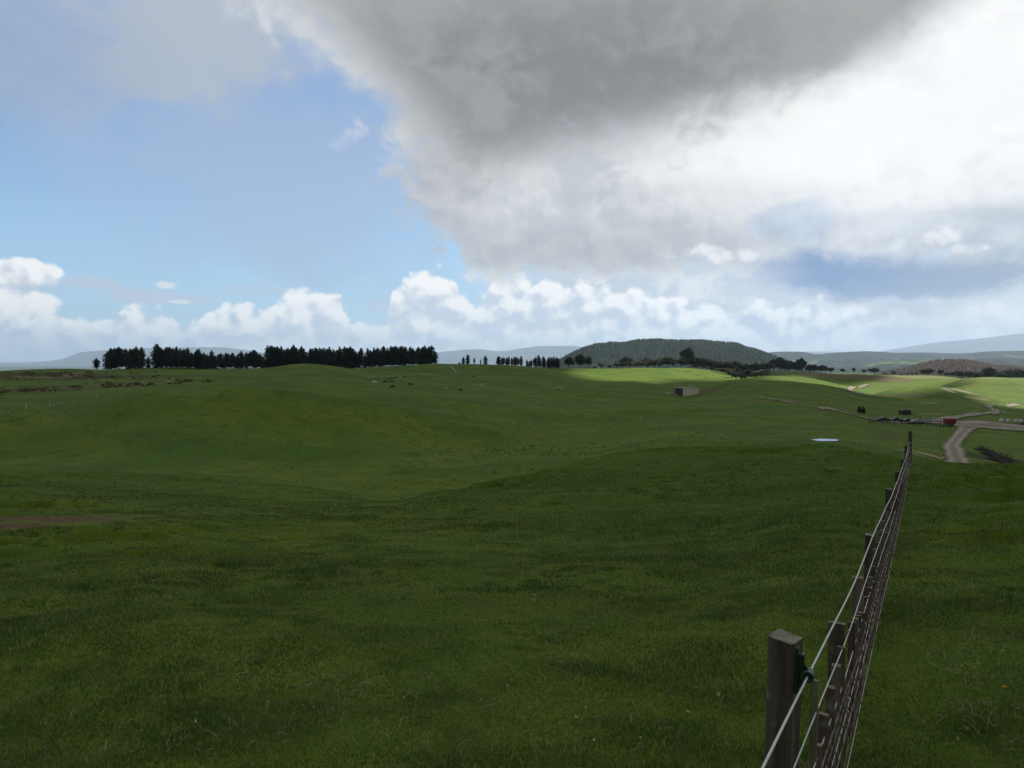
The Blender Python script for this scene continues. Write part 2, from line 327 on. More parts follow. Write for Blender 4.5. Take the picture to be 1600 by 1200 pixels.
def survey_grid():
    phis, cols = [], []
    for px, pts in sorted(SURVEY.items()):
        ph = math.atan((px - 800) / F); c = math.cos(ph)
        r = [1.0, 2.2] ; z = [-1.86, -1.98]
        for d, py in pts:
            zz = -(py - 565) / F * d
            r.append(d / c); z.append(zz)
        r += [1300, 1600, 2600, 6000, 60000]; z += [min(z[-1] - 12, -38), -62, -80, -100, -120]
        phis.append(ph); cols.append(pchip(np.log(r), z, LR))
    cols = np.array(cols)
    back = cols[[0, 5, 10, 15]].mean(axis=0)
    phis = [-math.pi, -1.4] + phis + [1.4, math.pi]
    cols = np.vstack([back, back * .5 + cols[0] * .5, cols, cols[-1] * .5 + back * .5, back])
    # across bearings
    Z = np.empty((len(PHI), len(LR)))
    for j in range(len(LR)): Z[:, j] = pchip(phis, cols[:, j], PHI)
    # soften the creases that the survey lines leave
    i0, i1 = 80, 80 + 1100
    k = np.exp(-.5 * (np.arange(-60, 61) / 12.0) ** 2); k /= k.sum()
    A = np.pad(Z[i0 - 10:i1 + 10], ((60, 60), (0, 0)), mode='edge')
    S = np.zeros((A.shape[0] - 120, A.shape[1]))
    for t, wv in enumerate(k): S += wv * A[t:t + S.shape[0]]
    Z[i0:i1] = S[10:-10]
    k = np.exp(-.5 * (np.arange(-24, 25) / 2.6) ** 2); k /= k.sum()
    A = np.pad(Z, ((0, 0), (24, 24)), mode='edge'); S = np.zeros_like(Z)
    for t, wv in enumerate(k): S += wv * A[:, t:t + Z.shape[1]]
    return S
ZG = survey_grid()
XG = np.sin(PHI)[:, None] * RR[None, :]; YG = np.cos(PHI)[:, None] * RR[None, :]
RG = np.broadcast_to(RR[None, :], ZG.shape)
def relief(x, y, r):
    """hummocks trodden by cattle near by, rolls of the hills farther off"""
    z = .035 * fbm(x / 1.9, y / 1.9, 3, 3) * smooth01(r, 2, 6) * (1 - smooth01(r, 60, 130))
    patch = (smooth01(fbm(x / 9.0, y / 9.0, 31, 2), -.25, .5) + 1.3 * smooth01(x - .50 * y, 0, 4) + .5 * smooth01(r, 18, 30) * smooth01(x + .1 * y, 0, 8)) * (smooth01(r, 6, 13) * (1 - smooth01(r, 60, 110)))
    hm = vnoise(x / .80, y / .62, 21) + .4 * vnoise(x / .40, y / .33, 22); z = z + .17 * patch * smooth01(hm, -.15, .45) * (1 + .4 * vnoise(x / 2.2, y / 2.2, 23))
    z = z + .10 * fbm(x / 7, y / 7, 5, 3) * smooth01(r, 10, 40)
    z = z + .16 * vnoise(x / 3.2, y / 4.2, 25) * smooth01(fbm(x / 25, y / 25, 33, 2), -.3, .5) * smooth01(r, 40, 90) * (1 - smooth01(r, 260, 400))
    z = z + .42 * fbm(x / 30, y / 30, 7, 3) * smooth01(r, 40, 120)
    z = z + 1.1 * fbm(x / 95, y / 95, 9, 3) * smooth01(r, 120, 320)
    z = z + 14 * fbm(x / 900, y / 900, 11, 4) * smooth01(r, 1500, 4000)
    return z
ZG = ZG + relief(XG, YG, RG)
def level(x, y, rad, fall, z=None):
    """flatten a round pad in the ground and return its height"""
    z = float(gz(x, y)) if z is None else z
    d = np.hypot(XG - x, YG - y); w = 1 - smooth01(d, rad, rad + fall)
    ZG[:] = ZG * (1 - w) + z * w
    return z
def gz(x, y):
    """height of the ground mesh at x, y"""
    x = np.asarray(x, float); y = np.asarray(y, float)
    l = np.log(np.maximum(np.hypot(x, y), RMIN)); p = np.arctan2(x, y)
    i = np.clip(np.searchsorted(PHI, p) - 1, 0, len(PHI) - 2); j = np.clip(np.searchsorted(LR, l) - 1, 0, len(LR) - 2)
    a = (p - PHI[i]) / (PHI[i + 1] - PHI[i]); b = (l - LR[j]) / (LR[j + 1] - LR[j]); b = np.clip(b, 0, 1)
    return (ZG[i, j] * (1 - a) + ZG[i + 1, j] * a) * (1 - b) + (ZG[i, j + 1] * (1 - a) + ZG[i + 1, j + 1] * a) * b
def at(px, d):
    """point of the ground at a bearing given as a photo column, d metres ahead"""
    x = (px - 800) / F * d
    return np.array([x, d, float(gz(x, d))])

def hit(px, py, dmin=4.0):
    """the nearest point of the ground seen at a photo position"""
    d = np.exp(np.linspace(math.log(dmin), math.log(1300), 4000))
    x = (px - 800) / F * d
    row = 565 - F * gz(x, d) / d
    k = np.nonzero(row <= py)[0]
    k = k[0] if len(k) else int(np.argmin(np.abs(row - py)))
    return np.array([x[k], d[k], float(gz(x[k], d[k]))])
q = hit(1298, 690); POND = (q[0], q[1] + 1.2, 39 / F * q[1] / 2)
POND_Z = level(POND[0], POND[1], POND[2] * 1.05, 1.6)

def pasture_material():
    m, b = mat_new('pasture'); p = pos(); x, y, z = split(p)
    r = op('SQRT', x * x + y * y)
    P2 = xyz(x, y, 0.0)
    far = sstep(r, 25, 140)
    n1 = noise(P2, .045, 4, .55, .3, dims='2D'); n2 = noise(P2, .35, 4, .6, dims='2D')
    n3 = noise(P2, 2.6, 5, .62, dims='2D'); n4 = noise(P2, 16.0, 3, .65, dims='2D')
    c = mixc(sstep(n1, .36, .62), (.080, .146, .015), (.142, .192, .021))
    c = mixc(sstep(n2, .38, .68) * .55, c, (.070, .155, .016))
    c = mixc(sstep(n3, .46, .74) * .55, c, (.145, .195, .032))
    n5 = noise(xyz(x * 1.0, y * .55, 3.0), .22, 5, .7, dims='2D'); n6 = noise(P2, .9, 4, .65, dims='2D')
    c = mixc(sstep(n5, .50, .72) * .6 * sstep(r, 18, 60), c, (.054, .104, .014)); c = mixc(sstep(n6, .54, .70) * .62, c, (.044, .080, .012))
    c = mixc(sstep(n4, .52, .80) * lstep(r, 5, 60, .6, .15), c, (.036, .058, .008))
    # bare and rough ground: (photo column, photo row, half width in metres, half depth, colour, strength)
    e1 = (n3 - .5) * 2.2 + (n2 - .5) * 1.6; e2 = (noise(P2, .16, 5, .65, dims='2D') - .5) * 2.4
    for (px, py, a, e, cc, st) in SOIL:
        q = hit(px, py, 56 if px > 1430 and 700 < py < 745 else 4)
        dx = (x - float(q[0])) * (1 / a); dy = (y - float(q[1])) * (1 / e)
        g = op('MULTIPLY_ADD', dx * -1.0, dx, op('MULTIPLY_ADD', dy * -1.0, dy, 1.0))
        g = sstep(g + (e1 if q[1] < 130 else e2), -.15, .7) * st
        c = mixc(g, c, cc)
    c = mixc(sstep(r, 1000, 1700), c, mixc(sstep(noise(P2, .004, 5, .6, dims='2D'), .52, .58), (.030, .042, .022), (.07, .10, .03)))
    set_in(b, Base_Color=c, Roughness=.9)
    b.inputs['Specular IOR Level'].default_value = .06
    bm = V.nt.nodes.new('ShaderNodeBump'); bm.inputs['Strength'].default_value = .55; bm.inputs['Distance'].default_value = .16
    put(bm, 'Height', noise(P2, 5.0, 6, .68, dims='2D'))
    V.nt.links.new(bm.outputs[0], b.inputs['Normal'])
    return m
BROWN = (.125, .082, .045); SAND = (.40, .30, .20); BRACKEN = (.10, .075, .030); DRY = (.20, .18, .075)
SOIL = [(90, 813, 1.9, .75, (.165, .092, .062), .9), (10, 822, 1.9, .75, (.16, .092, .06), .9), (180, 807, 1.0, .35, (.15, .095, .06), .6),
        (40, 609, 42, 12, BRACKEN, .9), (130, 603, 34, 8, BRACKEN, .8), (60, 588, 60, 14, (.075, .07, .026), .8), (170, 588, 40, 16, (.065, .068, .025), .6), (116, 586, 5, 16, (.22, .15, .09), .8), (55, 590, 14, 4, (.26, .19, .11), .7), (225, 597, 26, 5, (.17, .14, .065), .7),
        (1400, 657, 22, 7, BROWN, .6), (1390, 683, 5, 6, BROWN, .6), (1458, 712, 2.6, 5.0, SAND, .85), (1475, 714, 2.2, 4.0, (.22, .17, .09), .7), (1440, 712, .7, 6, SAND, .6),
        (1452, 630, 3.2, 9, SAND, .9), (1449, 646, 5, 10, (.30, .21, .12), .8), (1498, 610, 7, 22, (.34, .28, .19), .75), (1482, 610, 3, 8, (.5, .46, .38), .8), (1527, 623, 9, 6, (.34, .27, .18), .7), (1586, 633, 5, 4, SAND, .7), (1558, 642, 6, 3, SAND, .8),
        (1395, 618, 24, 6, (.11, .085, .05), .7), (1340, 586, 60, 30, (.16, .10, .065), .85), (1440, 589, 60, 20, (.22, .20, .09), .8), (1530, 592, 40, 10, (.26, .24, .11), .6),
        (1290, 640, 6, 5, (.14, .10, .05), .6), (1105, 612, 9, 9, (.12, .09, .045), .7), (1040, 603, 20, 8, (.15, .11, .055), .6), (1215, 626, 16, 3.5, (.17, .15, .06), .7), (1560, 718, 3.5, 10, (.05, .052, .024), .9), (1545, 733, 3.5, 3, (.10, .075, .04), .8), (1526, 727, .9, 2.6, SAND, .8),
        (752, 602, 7, 3, (.30, .28, .2), .6), (740, 596, 40, 6, (.10, .11, .05), .5)]
def build_ground():
    n, k = ZG.shape
    v = np.stack([XG, YG, ZG], -1).reshape(-1, 3)
    i = np.arange(n - 1)[:, None] * k + np.arange(k - 1)[None, :]
    f = np.stack([i, i + k, i + k + 1, i + 1], -1).reshape(-1, 4)[:, ::-1]
    seam = np.arange(k)                                          # weld the seam behind the camera
    last = (n - 1) * k
    f = np.where(f >= last, f - last, f)
    # close the little hole under the camera
    v = np.vstack([v[:last], [[0, 0, -1.84]]]); c = len(v) - 1
    o = mesh_np('ground', v, f, pasture_material())
    bm_f = np.array([[c, ((a + 1) % (n - 1)) * k, a * k] for a in range(n - 1)])
    import bmesh
    bm = bmesh.new(); bm.from_mesh(o.data); bm.verts.ensure_lookup_table()
    for t in bm_f[:, ::-1]:
        q = bm.faces.new([bm.verts[int(s)] for s in t]); q.smooth = True
    bm.to_mesh(o.data); bm.free()
    tag(o, 'rolling green pasture of hills, hollows and tracks', kind='structure')
    return o
ground = build_ground()

# ---------------------------------------------------------------- unseen cloud, its outline shaped to throw shade on the near ground
def sunlit(px, d):
    """1 where the photograph shows sun on the ground"""
    edge = np.interp(px, [700, 845, 862, 890, 930, 1010, 1080, 1150, 1215, 1300, 1360, 1400, 1440, 1480, 1510, 1560, 1600, 1900],
                         [5000, 3000, 640, 575, 540, 538, 498, 452, 452, 505, 520, 478, 472, 535, 520, 462, 425, 410])
    e = d - edge
    for (cx, cd, a, b_) in ((1215, 860, 75, 95), (1335, 800, 55, 60), (1150, 620, 34, 60), (1486, 590, 24, 62), (1290, 560, 40, 26)):     # smaller patches of shade
        q = 1 - np.hypot((px - cx) / a, (d - cd) / b_); e = np.minimum(e, -q * 50)
    return e
def build_shade_cloud():
    h = 1500.0; off = SUN_DIR[:2] / SUN_DIR[2]
    nx, ny = 240, 250
    xs = np.linspace(-1000, 900, nx); ys = np.linspace(-500, 1500, ny)
    X, Y = np.meshgrid(xs, ys, indexing='ij')
    px = np.where(Y > 1, 800 + F * X / np.maximum(Y, 1), np.where(X > 0, 3000, -3000))
    s = -sunlit(np.clip(px, 700, 1900), Y)
    rim = np.minimum(np.minimum(X + 1000, 900 - X), np.minimum(Y + 500, 1500 - Y)) - 60
    s = np.minimum(s, rim) + 22 * fbm(X / 120, Y / 120, 51, 3) * smooth01(np.abs(s), 0, 60)
    t = np.clip(s / 60, -0.35, 1.0)
    up = 40 * np.sqrt(np.clip(t, 0, 1)) * (1 + .5 * fbm(X / 150, Y / 150, 52, 4)) * 2
    dn = 22 * np.sqrt(np.clip(t, 0, 1)) * (1 + .4 * fbm(X / 170, Y / 170, 53, 4))
    zc = h
    zg = -14.0
    sx = X + off[0] * (zc - zg); sy = Y + off[1] * (zc - zg)
    top = np.stack([sx, sy, zc + up + .4], -1); bot = np.stack([sx, sy, zc - dn - .4], -1)
    keep = s > 0
    q = keep[:-1, :-1] & keep[1:, :-1] & keep[1:, 1:] & keep[:-1, 1:]
    idx = np.arange(nx * ny).reshape(nx, ny)
    I, J = np.nonzero(q)
    a, b, c, d = idx[I, J], idx[I + 1, J], idx[I + 1, J + 1], idx[I, J + 1]
    N = nx * ny
    faces = [np.stack([a, b, c, d], -1), np.stack([a + N, d + N, c + N, b + N], -1)]
    qq = np.pad(q, 1)
    for di, dj, e0, e1 in ((-1, 0, (0, 1), (0, 0)), (1, 0, (1, 0), (1, 1)), (0, -1, (0, 0), (1, 0)), (0, 1, (1, 1), (0, 1))):
        m = q & ~qq[1 + di:1 + di + nx - 1, 1 + dj:1 + dj + ny - 1]
        I, J = np.nonzero(m)
        p, r = idx[I + e0[0], J + e0[1]], idx[I + e1[0], J + e1[1]]
        faces.append(np.stack([r, p, p + N, r + N], -1))
    f = np.vstack(faces); v = np.vstack([top.reshape(-1, 3), bot.reshape(-1, 3)])
    used = np.unique(f); mp = np.zeros(len(v), np.int64); mp[used] = np.arange(len(used))
    m, bs = mat_new('shade_cloud_vapour'); nt = m.node_tree; nt.nodes.remove(bs)
    tr = nt.nodes.new('ShaderNodeBsdfTranslucent'); df = nt.nodes.new('ShaderNodeBsdfDiffuse'); mx = nt.nodes.new('ShaderNodeMixShader')
    tr.inputs[0].default_value = (.9, .9, .92, 1); df.inputs[0].default_value = (.85, .85, .86, 1); mx.inputs[0].default_value = .45
    nt.links.new(df.outputs[0], mx.inputs[1]); nt.links.new(tr.outputs[0], mx.inputs[2]); nt.links.new(mx.outputs[0], nt.nodes['Material Output'].inputs[0])
    o = mesh_np('shade_cloud', v[used], mp[f], m)
    tag(o, 'unseen grey vapour sheet overhead, shaped to shade the near hills', kind='structure')
build_shade_cloud()

# ---------------------------------------------------------------- far hills
def ridge(name, dist, depth, profile, base_px, mat, seed, rough=1.0, label='', n=420, kr=40):
    """a range of hills: its crest line surveyed as (photo column, row) at a distance; it has a near and a far slope"""
    ps = np.array(profile, float)
    ph = np.linspace(math.atan((ps[0, 0] - 800) / F), math.atan((ps[-1, 0] - 800) / F), n)
    px = 800 + F * np.tan(ph)
    crest = -(pchip(ps[:, 0], ps[:, 1], px) - 565) / F * dist
    base = base_px
    t = np.linspace(-1, 1, kr)
    r = dist / np.cos(ph)[:, None] + t[None, :] * depth
    prof = np.cos(t * math.pi / 2) ** 1.3
    x = np.sin(ph)[:, None] * r; y = np.cos(ph)[:, None] * r
    amp = np.maximum(crest - base, 5)
    L = depth * .55
    z = base + amp[:, None] * prof[None, :] + rough * .20 * amp[:, None] * fbm(x / L, y / L, seed, 5, .55) * (prof * (1 - prof) * 3 + .10)[None, :]
    end = smooth01(np.minimum(np.arange(n), n - 1 - np.arange(n)), 0, 8)
    z = base + (z - base) * end[:, None]
    v = np.stack([x, y, z], -1).reshape(-1, 3)
    i = np.arange(n - 1)[:, None] * kr + np.arange(kr - 1)[None, :]
    f = np.stack([i, i + 1, i + kr + 1, i + kr], -1).reshape(-1, 4)
    o = mesh_np(name, v, f, mat); tag(o, label, kind='structure')
    return o, (x, y, z)
def land_material(name, dark, light, green, scale, th=.55):
    m, b = mat_new(name); p = pos()
    n = noise(p, scale, 6, .6); n2 = noise(p, scale * 7, 4, .65)
    c = mixc(sstep(n2, .35, .65), dark, light)
    c = mixc(sstep(n, th, th + .05), c, green)
    set_in(b, Base_Color=c, Roughness=.95); b.inputs['Specular IOR Level'].default_value = .05
    bm = V.nt.nodes.new('ShaderNodeBump'); bm.inputs['Strength'].default_value = 1.0; bm.inputs['Distance'].default_value = .35 / scale * .12
    put(bm, 'Height', noise(p, scale * 14, 4, .6)); V.nt.links.new(bm.outputs[0], b.inputs['Normal'])
    return m
M_FAR = land_material('hazed_far_bush', (.040, .056, .064), (.055, .070, .074), (.07, .09, .07), .0009, .62)  # lightened, bluish tones put part of the distance haze into the colour
M_MIDH = land_material('valley_farmland', (.012, .022, .016), (.026, .038, .022), (.13, .20, .06), .0016, .575)
M_BROWNH = land_material('winter_scrub', (.075, .060, .045), (.13, .095, .070), (.10, .10, .05), .008, .60)
ridge('hills', 26000, 5000, [(-150, 560), (0, 566), (30, 566), (90, 562), (130, 550), (200, 545), (330, 543), (450, 556), (600, 566), (700, 549), (745, 546), (780, 549), (850, 541), (890, 541), (930, 545), (1050, 556), (1150, 562), (1190, 552), (1270, 549), (1350, 551), (1400, 545), (1470, 535), (1540, 528), (1600, 521), (1750, 514)], -260, M_FAR, 61, .8, 'faint blue mountain range on the horizon', 700, 40)
ridge('hills', 15000, 2500, [(-100, 580), (0, 581), (30, 578), (70, 573.5), (110, 574), (160, 576), (230, 580), (300, 584)], -200, M_FAR, 63, .6, 'low grey blue ridge at the left horizon', 200, 30)
ridge('hills', 7500, 1500, [(1120, 566), (1180, 553), (1215, 549.5), (1250, 549), (1275, 553), (1310, 551), (1350, 549.5), (1400, 551), (1450, 550), (1500, 552), (1540, 549), (1600, 547), (1760, 545)], -190, M_MIDH, 65, 1.0, 'blue wooded hills across the valley at right', 500, 60)
ridge('hills', 4800, 900, [(1200, 584), (1260, 575), (1330, 572), (1390, 563), (1440, 560), (1490, 564), (1560, 560), (1620, 562), (1780, 560)], -160, M_MIDH, 67, 1.2, 'valley slopes with pale fields behind the brown hill', 400, 50)
BROWN_HILL = ridge('hills', 1900, 420, [(1310, 600), (1360, 592), (1400, 582), (1440, 572), (1480, 566.5), (1505, 566), (1535, 571), (1570, 578), (1610, 580), (1700, 577), (1800, 584)], -78, M_BROWNH, 69, 1.0, 'brown hill of bare winter scrub at right', 300, 50)

# ---------------------------------------------------------------- mesh building blocks
class MB:
    """collects boxes, bars, tubes and lathed shapes as one mesh"""
    def __init__(s): s.v = []; s.f = []
    def add(s, vs, fs):
        n = len(s.v); s.v += [tuple(map(float, p)) for p in vs]; s.f += [tuple(i + n for i in f) for f in fs]; return s
    def box(s, c, d, rz=0.0, taper=1.0, shear=(0, 0)):
        cs, sn = math.cos(rz), math.sin(rz); vs = []
        for k, (zz, t) in enumerate(((-.5, 1.0), (.5, taper))):
            for (xx, yy) in ((-.5, -.5), (.5, -.5), (.5, .5), (-.5, .5)):
                x, y = xx * d[0] * t + shear[0] * (zz + .5), yy * d[1] * t + shear[1] * (zz + .5)
                vs.append((c[0] + x * cs - y * sn, c[1] + x * sn + y * cs, c[2] + zz * d[2]))
        return s.add(vs, [(3, 2, 1, 0), (4, 5, 6, 7), (0, 1, 5, 4), (1, 2, 6, 5), (2, 3, 7, 6), (3, 0, 4, 7)])
    def tube(s, pts, r, n=6, r2=None, cap=True):
        pts = [np.array(p, float) for p in pts]; m = len(pts); vs = []
        for i, p in enumerate(pts):
            t = pts[min(i + 1, m - 1)] - pts[max(i - 1, 0)]; t /= (np.linalg.norm(t) or 1)
            a = np.array([0, 0, 1.0]) if abs(t[2]) < .9 else np.array([1.0, 0, 0])
            u = np.cross(t, a); u /= np.linalg.norm(u); w = np.cross(t, u)
            rr = r if r2 is None else r + (r2 - r) * i / (m - 1)
            if isinstance(r, (list, tuple)): rr = r[i]
            for k in range(n):
                g = 2 * math.pi * k / n; vs.append(p + (u * math.cos(g) + w * math.sin(g)) * rr)
        fs = [(i * n + k, i * n + (k + 1) % n, (i + 1) * n + (k + 1) % n, (i + 1) * n + k) for i in range(m - 1) for k in range(n)]
        if cap: fs += [tuple(range(n)), tuple((m - 1) * n + k for k in reversed(range(n)))]
        return s.add(vs, fs)
    def lathe(s, c, prof, n=20):
        vs = []; m = len(prof)
        for (r, z) in prof:
            for k in range(n):
                g = 2 * math.pi * k / n; vs.append((c[0] + r * math.cos(g), c[1] + r * math.sin(g), c[2] + z))
        fs = [(i * n + k, i * n + (k + 1) % n, (i + 1) * n + (k + 1) % n, (i + 1) * n + k) for i in range(m - 1) for k in range(n)]
        fs += [tuple(reversed(range(n))), tuple((m - 1) * n + k for k in range(n))]
        return s.add(vs, fs)
    def build(s, name, mat, parent=None, smooth=False, bevel=0.0):
        me = bpy.data.meshes.new(name); me.from_pydata(s.v, [], s.f)
        if smooth: me.polygons.foreach_set('use_smooth', [True] * len(me.polygons))
        me.materials.append(mat); o = bpy.data.objects.new(name, me); COL.objects.link(o)
        if parent: kid(o, parent)
        if bevel:
            b = o.modifiers.new('bevel', 'BEVEL'); b.width = bevel; b.segments = 2; b.limit_method = 'ANGLE'
        return o

# ---------------------------------------------------------------- trees
def foliage_material(name, dark, light, scale=.5, trans=.25):
    m, b = mat_new(name); nt = m.node_tree
    at_ = nt.nodes.new('ShaderNodeAttribute'); at_.attribute_name = 'tone'
    oi = nt.nodes.new('ShaderNodeObjectInfo')
    n = noise(objco(), scale, 3, .6)
    t = V(at_.outputs['Fac']) * .55 + sstep(n, .3, .7) * .45 + (V(oi.outputs['Random']) - .5) * .35
    set_in(b, Base_Color=mixc(t, dark, light), Roughness=.75)
    b.inputs['Specular IOR Level'].default_value = .2
    return m
M_PINE = foliage_material('pine_needles', (.020, .028, .020), (.080, .084, .054))
M_BUSH = foliage_material('bush_leaves', (.035, .048, .022), (.150, .155, .080), .35)
M_PALE = foliage_material('pale_leaves', (.07, .072, .036), (.22, .20, .115), .35)
M_DARKB = foliage_material('dark_leaves', (.020, .029, .018), (.075, .085, .048), .35)
M_BARK = simple('bark', (.055, .042, .032), .9, .35, 4.0)
M_PALEBARK = simple('pale_bark', (.30, .27, .22), .9, .3, 3.0)
def leaf_mesh(name, centres, normals_u, normals_w, tone, mat, parent):
    """quads spanned by two half-edge vectors at each centre"""
    c = np.asarray(centres); u = np.asarray(normals_u); w = np.asarray(normals_w)
    v = np.stack([c - u - w, c + u - w * .7, c + u * .9 + w, c - u * .8 + w * .9], 1).reshape(-1, 3)
    f = np.arange(len(v)).reshape(-1, 4)
    o = mesh_np(name, v, f, mat, smooth=False)
    a = o.data.attributes.new('tone', 'FLOAT', 'POINT'); a.data.foreach_set('value', np.repeat(np.asarray(tone, np.float32), 4))
    kid(o, parent); return o
def make_conifer(h, spread, seed, skirt=.10, n_whorl=26, name='pine_tree', mat=None, ragged=.35):
    rg = np.random.default_rng(seed)
    root = empty(name, (0, 0, 0))
    tb = MB(); tb.tube([(0, 0, -1.2), (.1, .05, h * .5), (0, 0, h * .97)], [.28 + h * .006, .16, .03], 7); tb.build('trunk', M_BARK, root, True)
    C_, U_, W_, T_ = [], [], [], []
    for i in range(n_whorl):
        f = i / (n_whorl - 1); z0 = h * (skirt + (1 - skirt) * f ** .92)
        reach = spread * (min(1.0, (1 - f) * 2.5 + .05) ** .75) * rg.uniform(.75, 1.15)
        if f < .12: reach *= .72
        nb = int(rg.integers(5, 9)) if f < .9 else 4
        a0 = rg.uniform(0, 6.28)
        for k in range(nb):
            a = a0 + 6.283 * k / nb + rg.normal(0, .2); L = reach * rg.uniform(1 - ragged, 1.12)
            lift = rg.uniform(-.12, .22) + .35 * f
            d = np.array([math.cos(a), math.sin(a), lift]); side = np.array([-math.sin(a), math.cos(a), 0])
            ns = max(2, int(L / .55))
            for q in range(ns):
                t = (q + .6) / ns
                p = np.array([0, 0, z0 + rg.normal(0, .12)]) + d * L * t + np.array([0, 0, -.25 * t * t * L * (1 - f)])
                sz = (.36 + .30 * (1 - t)) * (.8 + .5 * (1 - f)) * rg.uniform(.7, 1.3)
                for _ in range(2):
                    r1 = side * sz * rg.uniform(.7, 1.2) + np.array([0, 0, rg.normal(0, .28)])
                    r2 = d * sz * rg.uniform(.6, 1.0) + np.array([0, 0, rg.normal(-.12, .30)])
                    C_.append(p + rg.normal(0, .18, 3)); U_.append(r1 * .75); W_.append(r2 * .8); T_.append(rg.uniform(0, 1) * (.4 + .6 * t))
    for _ in range(8):                                                # leading shoot
        C_.append(np.array([0, 0, h * rg.uniform(.93, 1.0)])); U_.append(np.array([rg.uniform(.08, .2), 0, .05])); W_.append(np.array([0, .05, .45])); T_.append(.5)
    leaf_mesh('crown', C_, U_, W_, T_, mat or M_PINE, root)
    root['H'] = h; return root
def make_broadleaf(h, w, seed, mat, name='broadleaf_tree', bark=None, low=.22, lobes=9, leaf=.42, dens=1.0, flat=.75):
    rg = np.random.default_rng(seed); root = empty(name, (0, 0, 0))
    tb = MB(); top = h * (low + .30)
    tb.tube([(0, 0, -.8), (rg.normal(0, .1), rg.normal(0, .1), h * low), (rg.normal(0, .25), rg.normal(0, .25), top)], [.05 * h * .7, .05 * h * .5, .05 * h * .28], 7)
    cs = []
    for k in range(lobes):
        a = 6.283 * (k + rg.uniform(-.3, .3)) / lobes * 1.62; rad = w * .5 * math.sqrt((k + .3) / lobes) * rg.uniform(.7, 1.05)
        z = h * (low + .18 + (1 - low - .30) * rg.uniform(.15, 1.0) * (1 - .45 * rad / (w * .5)))
        c = np.array([math.cos(a) * rad, math.sin(a) * rad, z]); R_ = w * rg.uniform(.17, .27)
        cs.append((c, R_))
        tb.tube([(0, 0, h * low * .9), c * np.array([.45, .45, .72]), c], [.018 * h, .012 * h, .006 * h], 5)
    cs.append((np.array([rg.normal(0, .08) * w, rg.normal(0, .08) * w, h * .80]), w * .24))
    tb.build('trunk', bark or M_BARK, root, True)
    C_, U_, W_, T_ = [], [], [], []
    for c, R_ in cs:
        n = int(150 * dens * (R_ / 1.5) ** 1.6 / (leaf / .42) ** 1.5) + 40
        d = rg.normal(0, 1, (n, 3)); d /= np.linalg.norm(d, axis=1)[:, None]
        rr = R_ * rg.uniform(.25, 1.0, n) ** .5 * (1 + .22 * rg.normal(0, 1, n))
        p = c + d * rr[:, None] * np.array([1, 1, flat])
        lt = rg.uniform(.2, .8)
        for i in range(n):
            q = rg.normal(0, 1, 3); q /= np.linalg.norm(q); u = np.cross(q, d[i] + rg.normal(0, .5, 3)); u /= (np.linalg.norm(u) or 1)
            s_ = leaf * rg.uniform(.6, 1.35)
            C_.append(p[i]); U_.append(u * s_ * .55); W_.append(np.cross(u, q) * s_ * .55); T_.append(np.clip(lt + rg.normal(0, .25), 0, 1))
    leaf_mesh('crown', C_, U_, W_, T_, mat, root)
    root['H'] = h; return root
USED = set()
def plant(proto, px, d, top_row=None, h=None, label='', cat='tree', group=None, wide=1.0, rz=None, base=None):
    """stand a tree at a bearing; its height either given or so that it tops out at a surveyed row"""
    p = at(px, d); rg = random.Random(int(px * 7 + d))
    if top_row is not None: h = -(top_row - 565) / F * d - p[2]
    h = max(h, 1.0); k = h / proto['H']
    o = proto if proto.name not in USED else copy_tree(proto)
    USED.add(proto.name)
    o.location = p; o.rotation_euler = (0, 0, rg.uniform(0, 6.28) if rz is None else rz); kw = k ** .8 * wide
    o.scale = (kw, kw, k)
    tag(o, label, cat, group); return o
PINES = [make_conifer(19, 3.7 + .3 * (i % 3), 100 + i, skirt=(.08, .16, .06, .22, .12, .10)[i]) for i in range(6)]
rnd = random.Random(5)
# the shelter belt on the left skyline: (first column, last column, top row at each end, distance, how many, which clump)
BELT = [(166, 224, 545, 542, 560, 12, 'in the separate left clump of the skyline shelter belt'),
        (242, 332, 540, 550, 575, 19, 'in the shelter belt just right of its gap'),
        (340, 408, 553, 546, 600, 14, 'in the lower stretch of the shelter belt left of the grassy knoll'),
        (415, 476, 543, 541, 620, 13, 'in the shelter belt behind the grassy knoll'),
        (482, 566, 546, 543, 650, 17, 'in the thinner stretch of the shelter belt right of the knoll'),
        (574, 676, 543, 542, 660, 24, 'in the tall right end of the shelter belt')]
for (a, b, ta, tb_, d, n, where) in BELT:
    n = int(n * 1.3)
    for i in range(n):
        f = (i + rnd.uniform(.1, .9)) / n; px = a + (b - a) * f
        tall = ta + (tb_ - ta) * f + rnd.choice([0, 0, 1, 2, 3, 5, 7, -1.5])
        plant(PINES[rnd.randrange(6)], px, d + rnd.uniform(-10, 14) + (14 if i % 3 == 1 else 0), tall,
              label='tall dark pine ' + where, group='dark pines ' + where, wide=rnd.uniform(.95, 1.3))
plant(PINES[3], 151, 558, 560, label='small dark pine at the far left end of the shelter belt', wide=1.5)
plant(PINES[1], 680, 668, 549, label='last dark pine at the right end of the shelter belt', wide=1.1)
for (px, top) in ((232, 558), (336, 556), (411, 558), (479, 556), (570, 555), (545, 556)):
    plant(PINES[2], px, 640 if px > 400 else 575, top, label='low dark pine filling a gap in the shelter belt', group='low pines in the gaps of the shelter belt', wide=1.2)
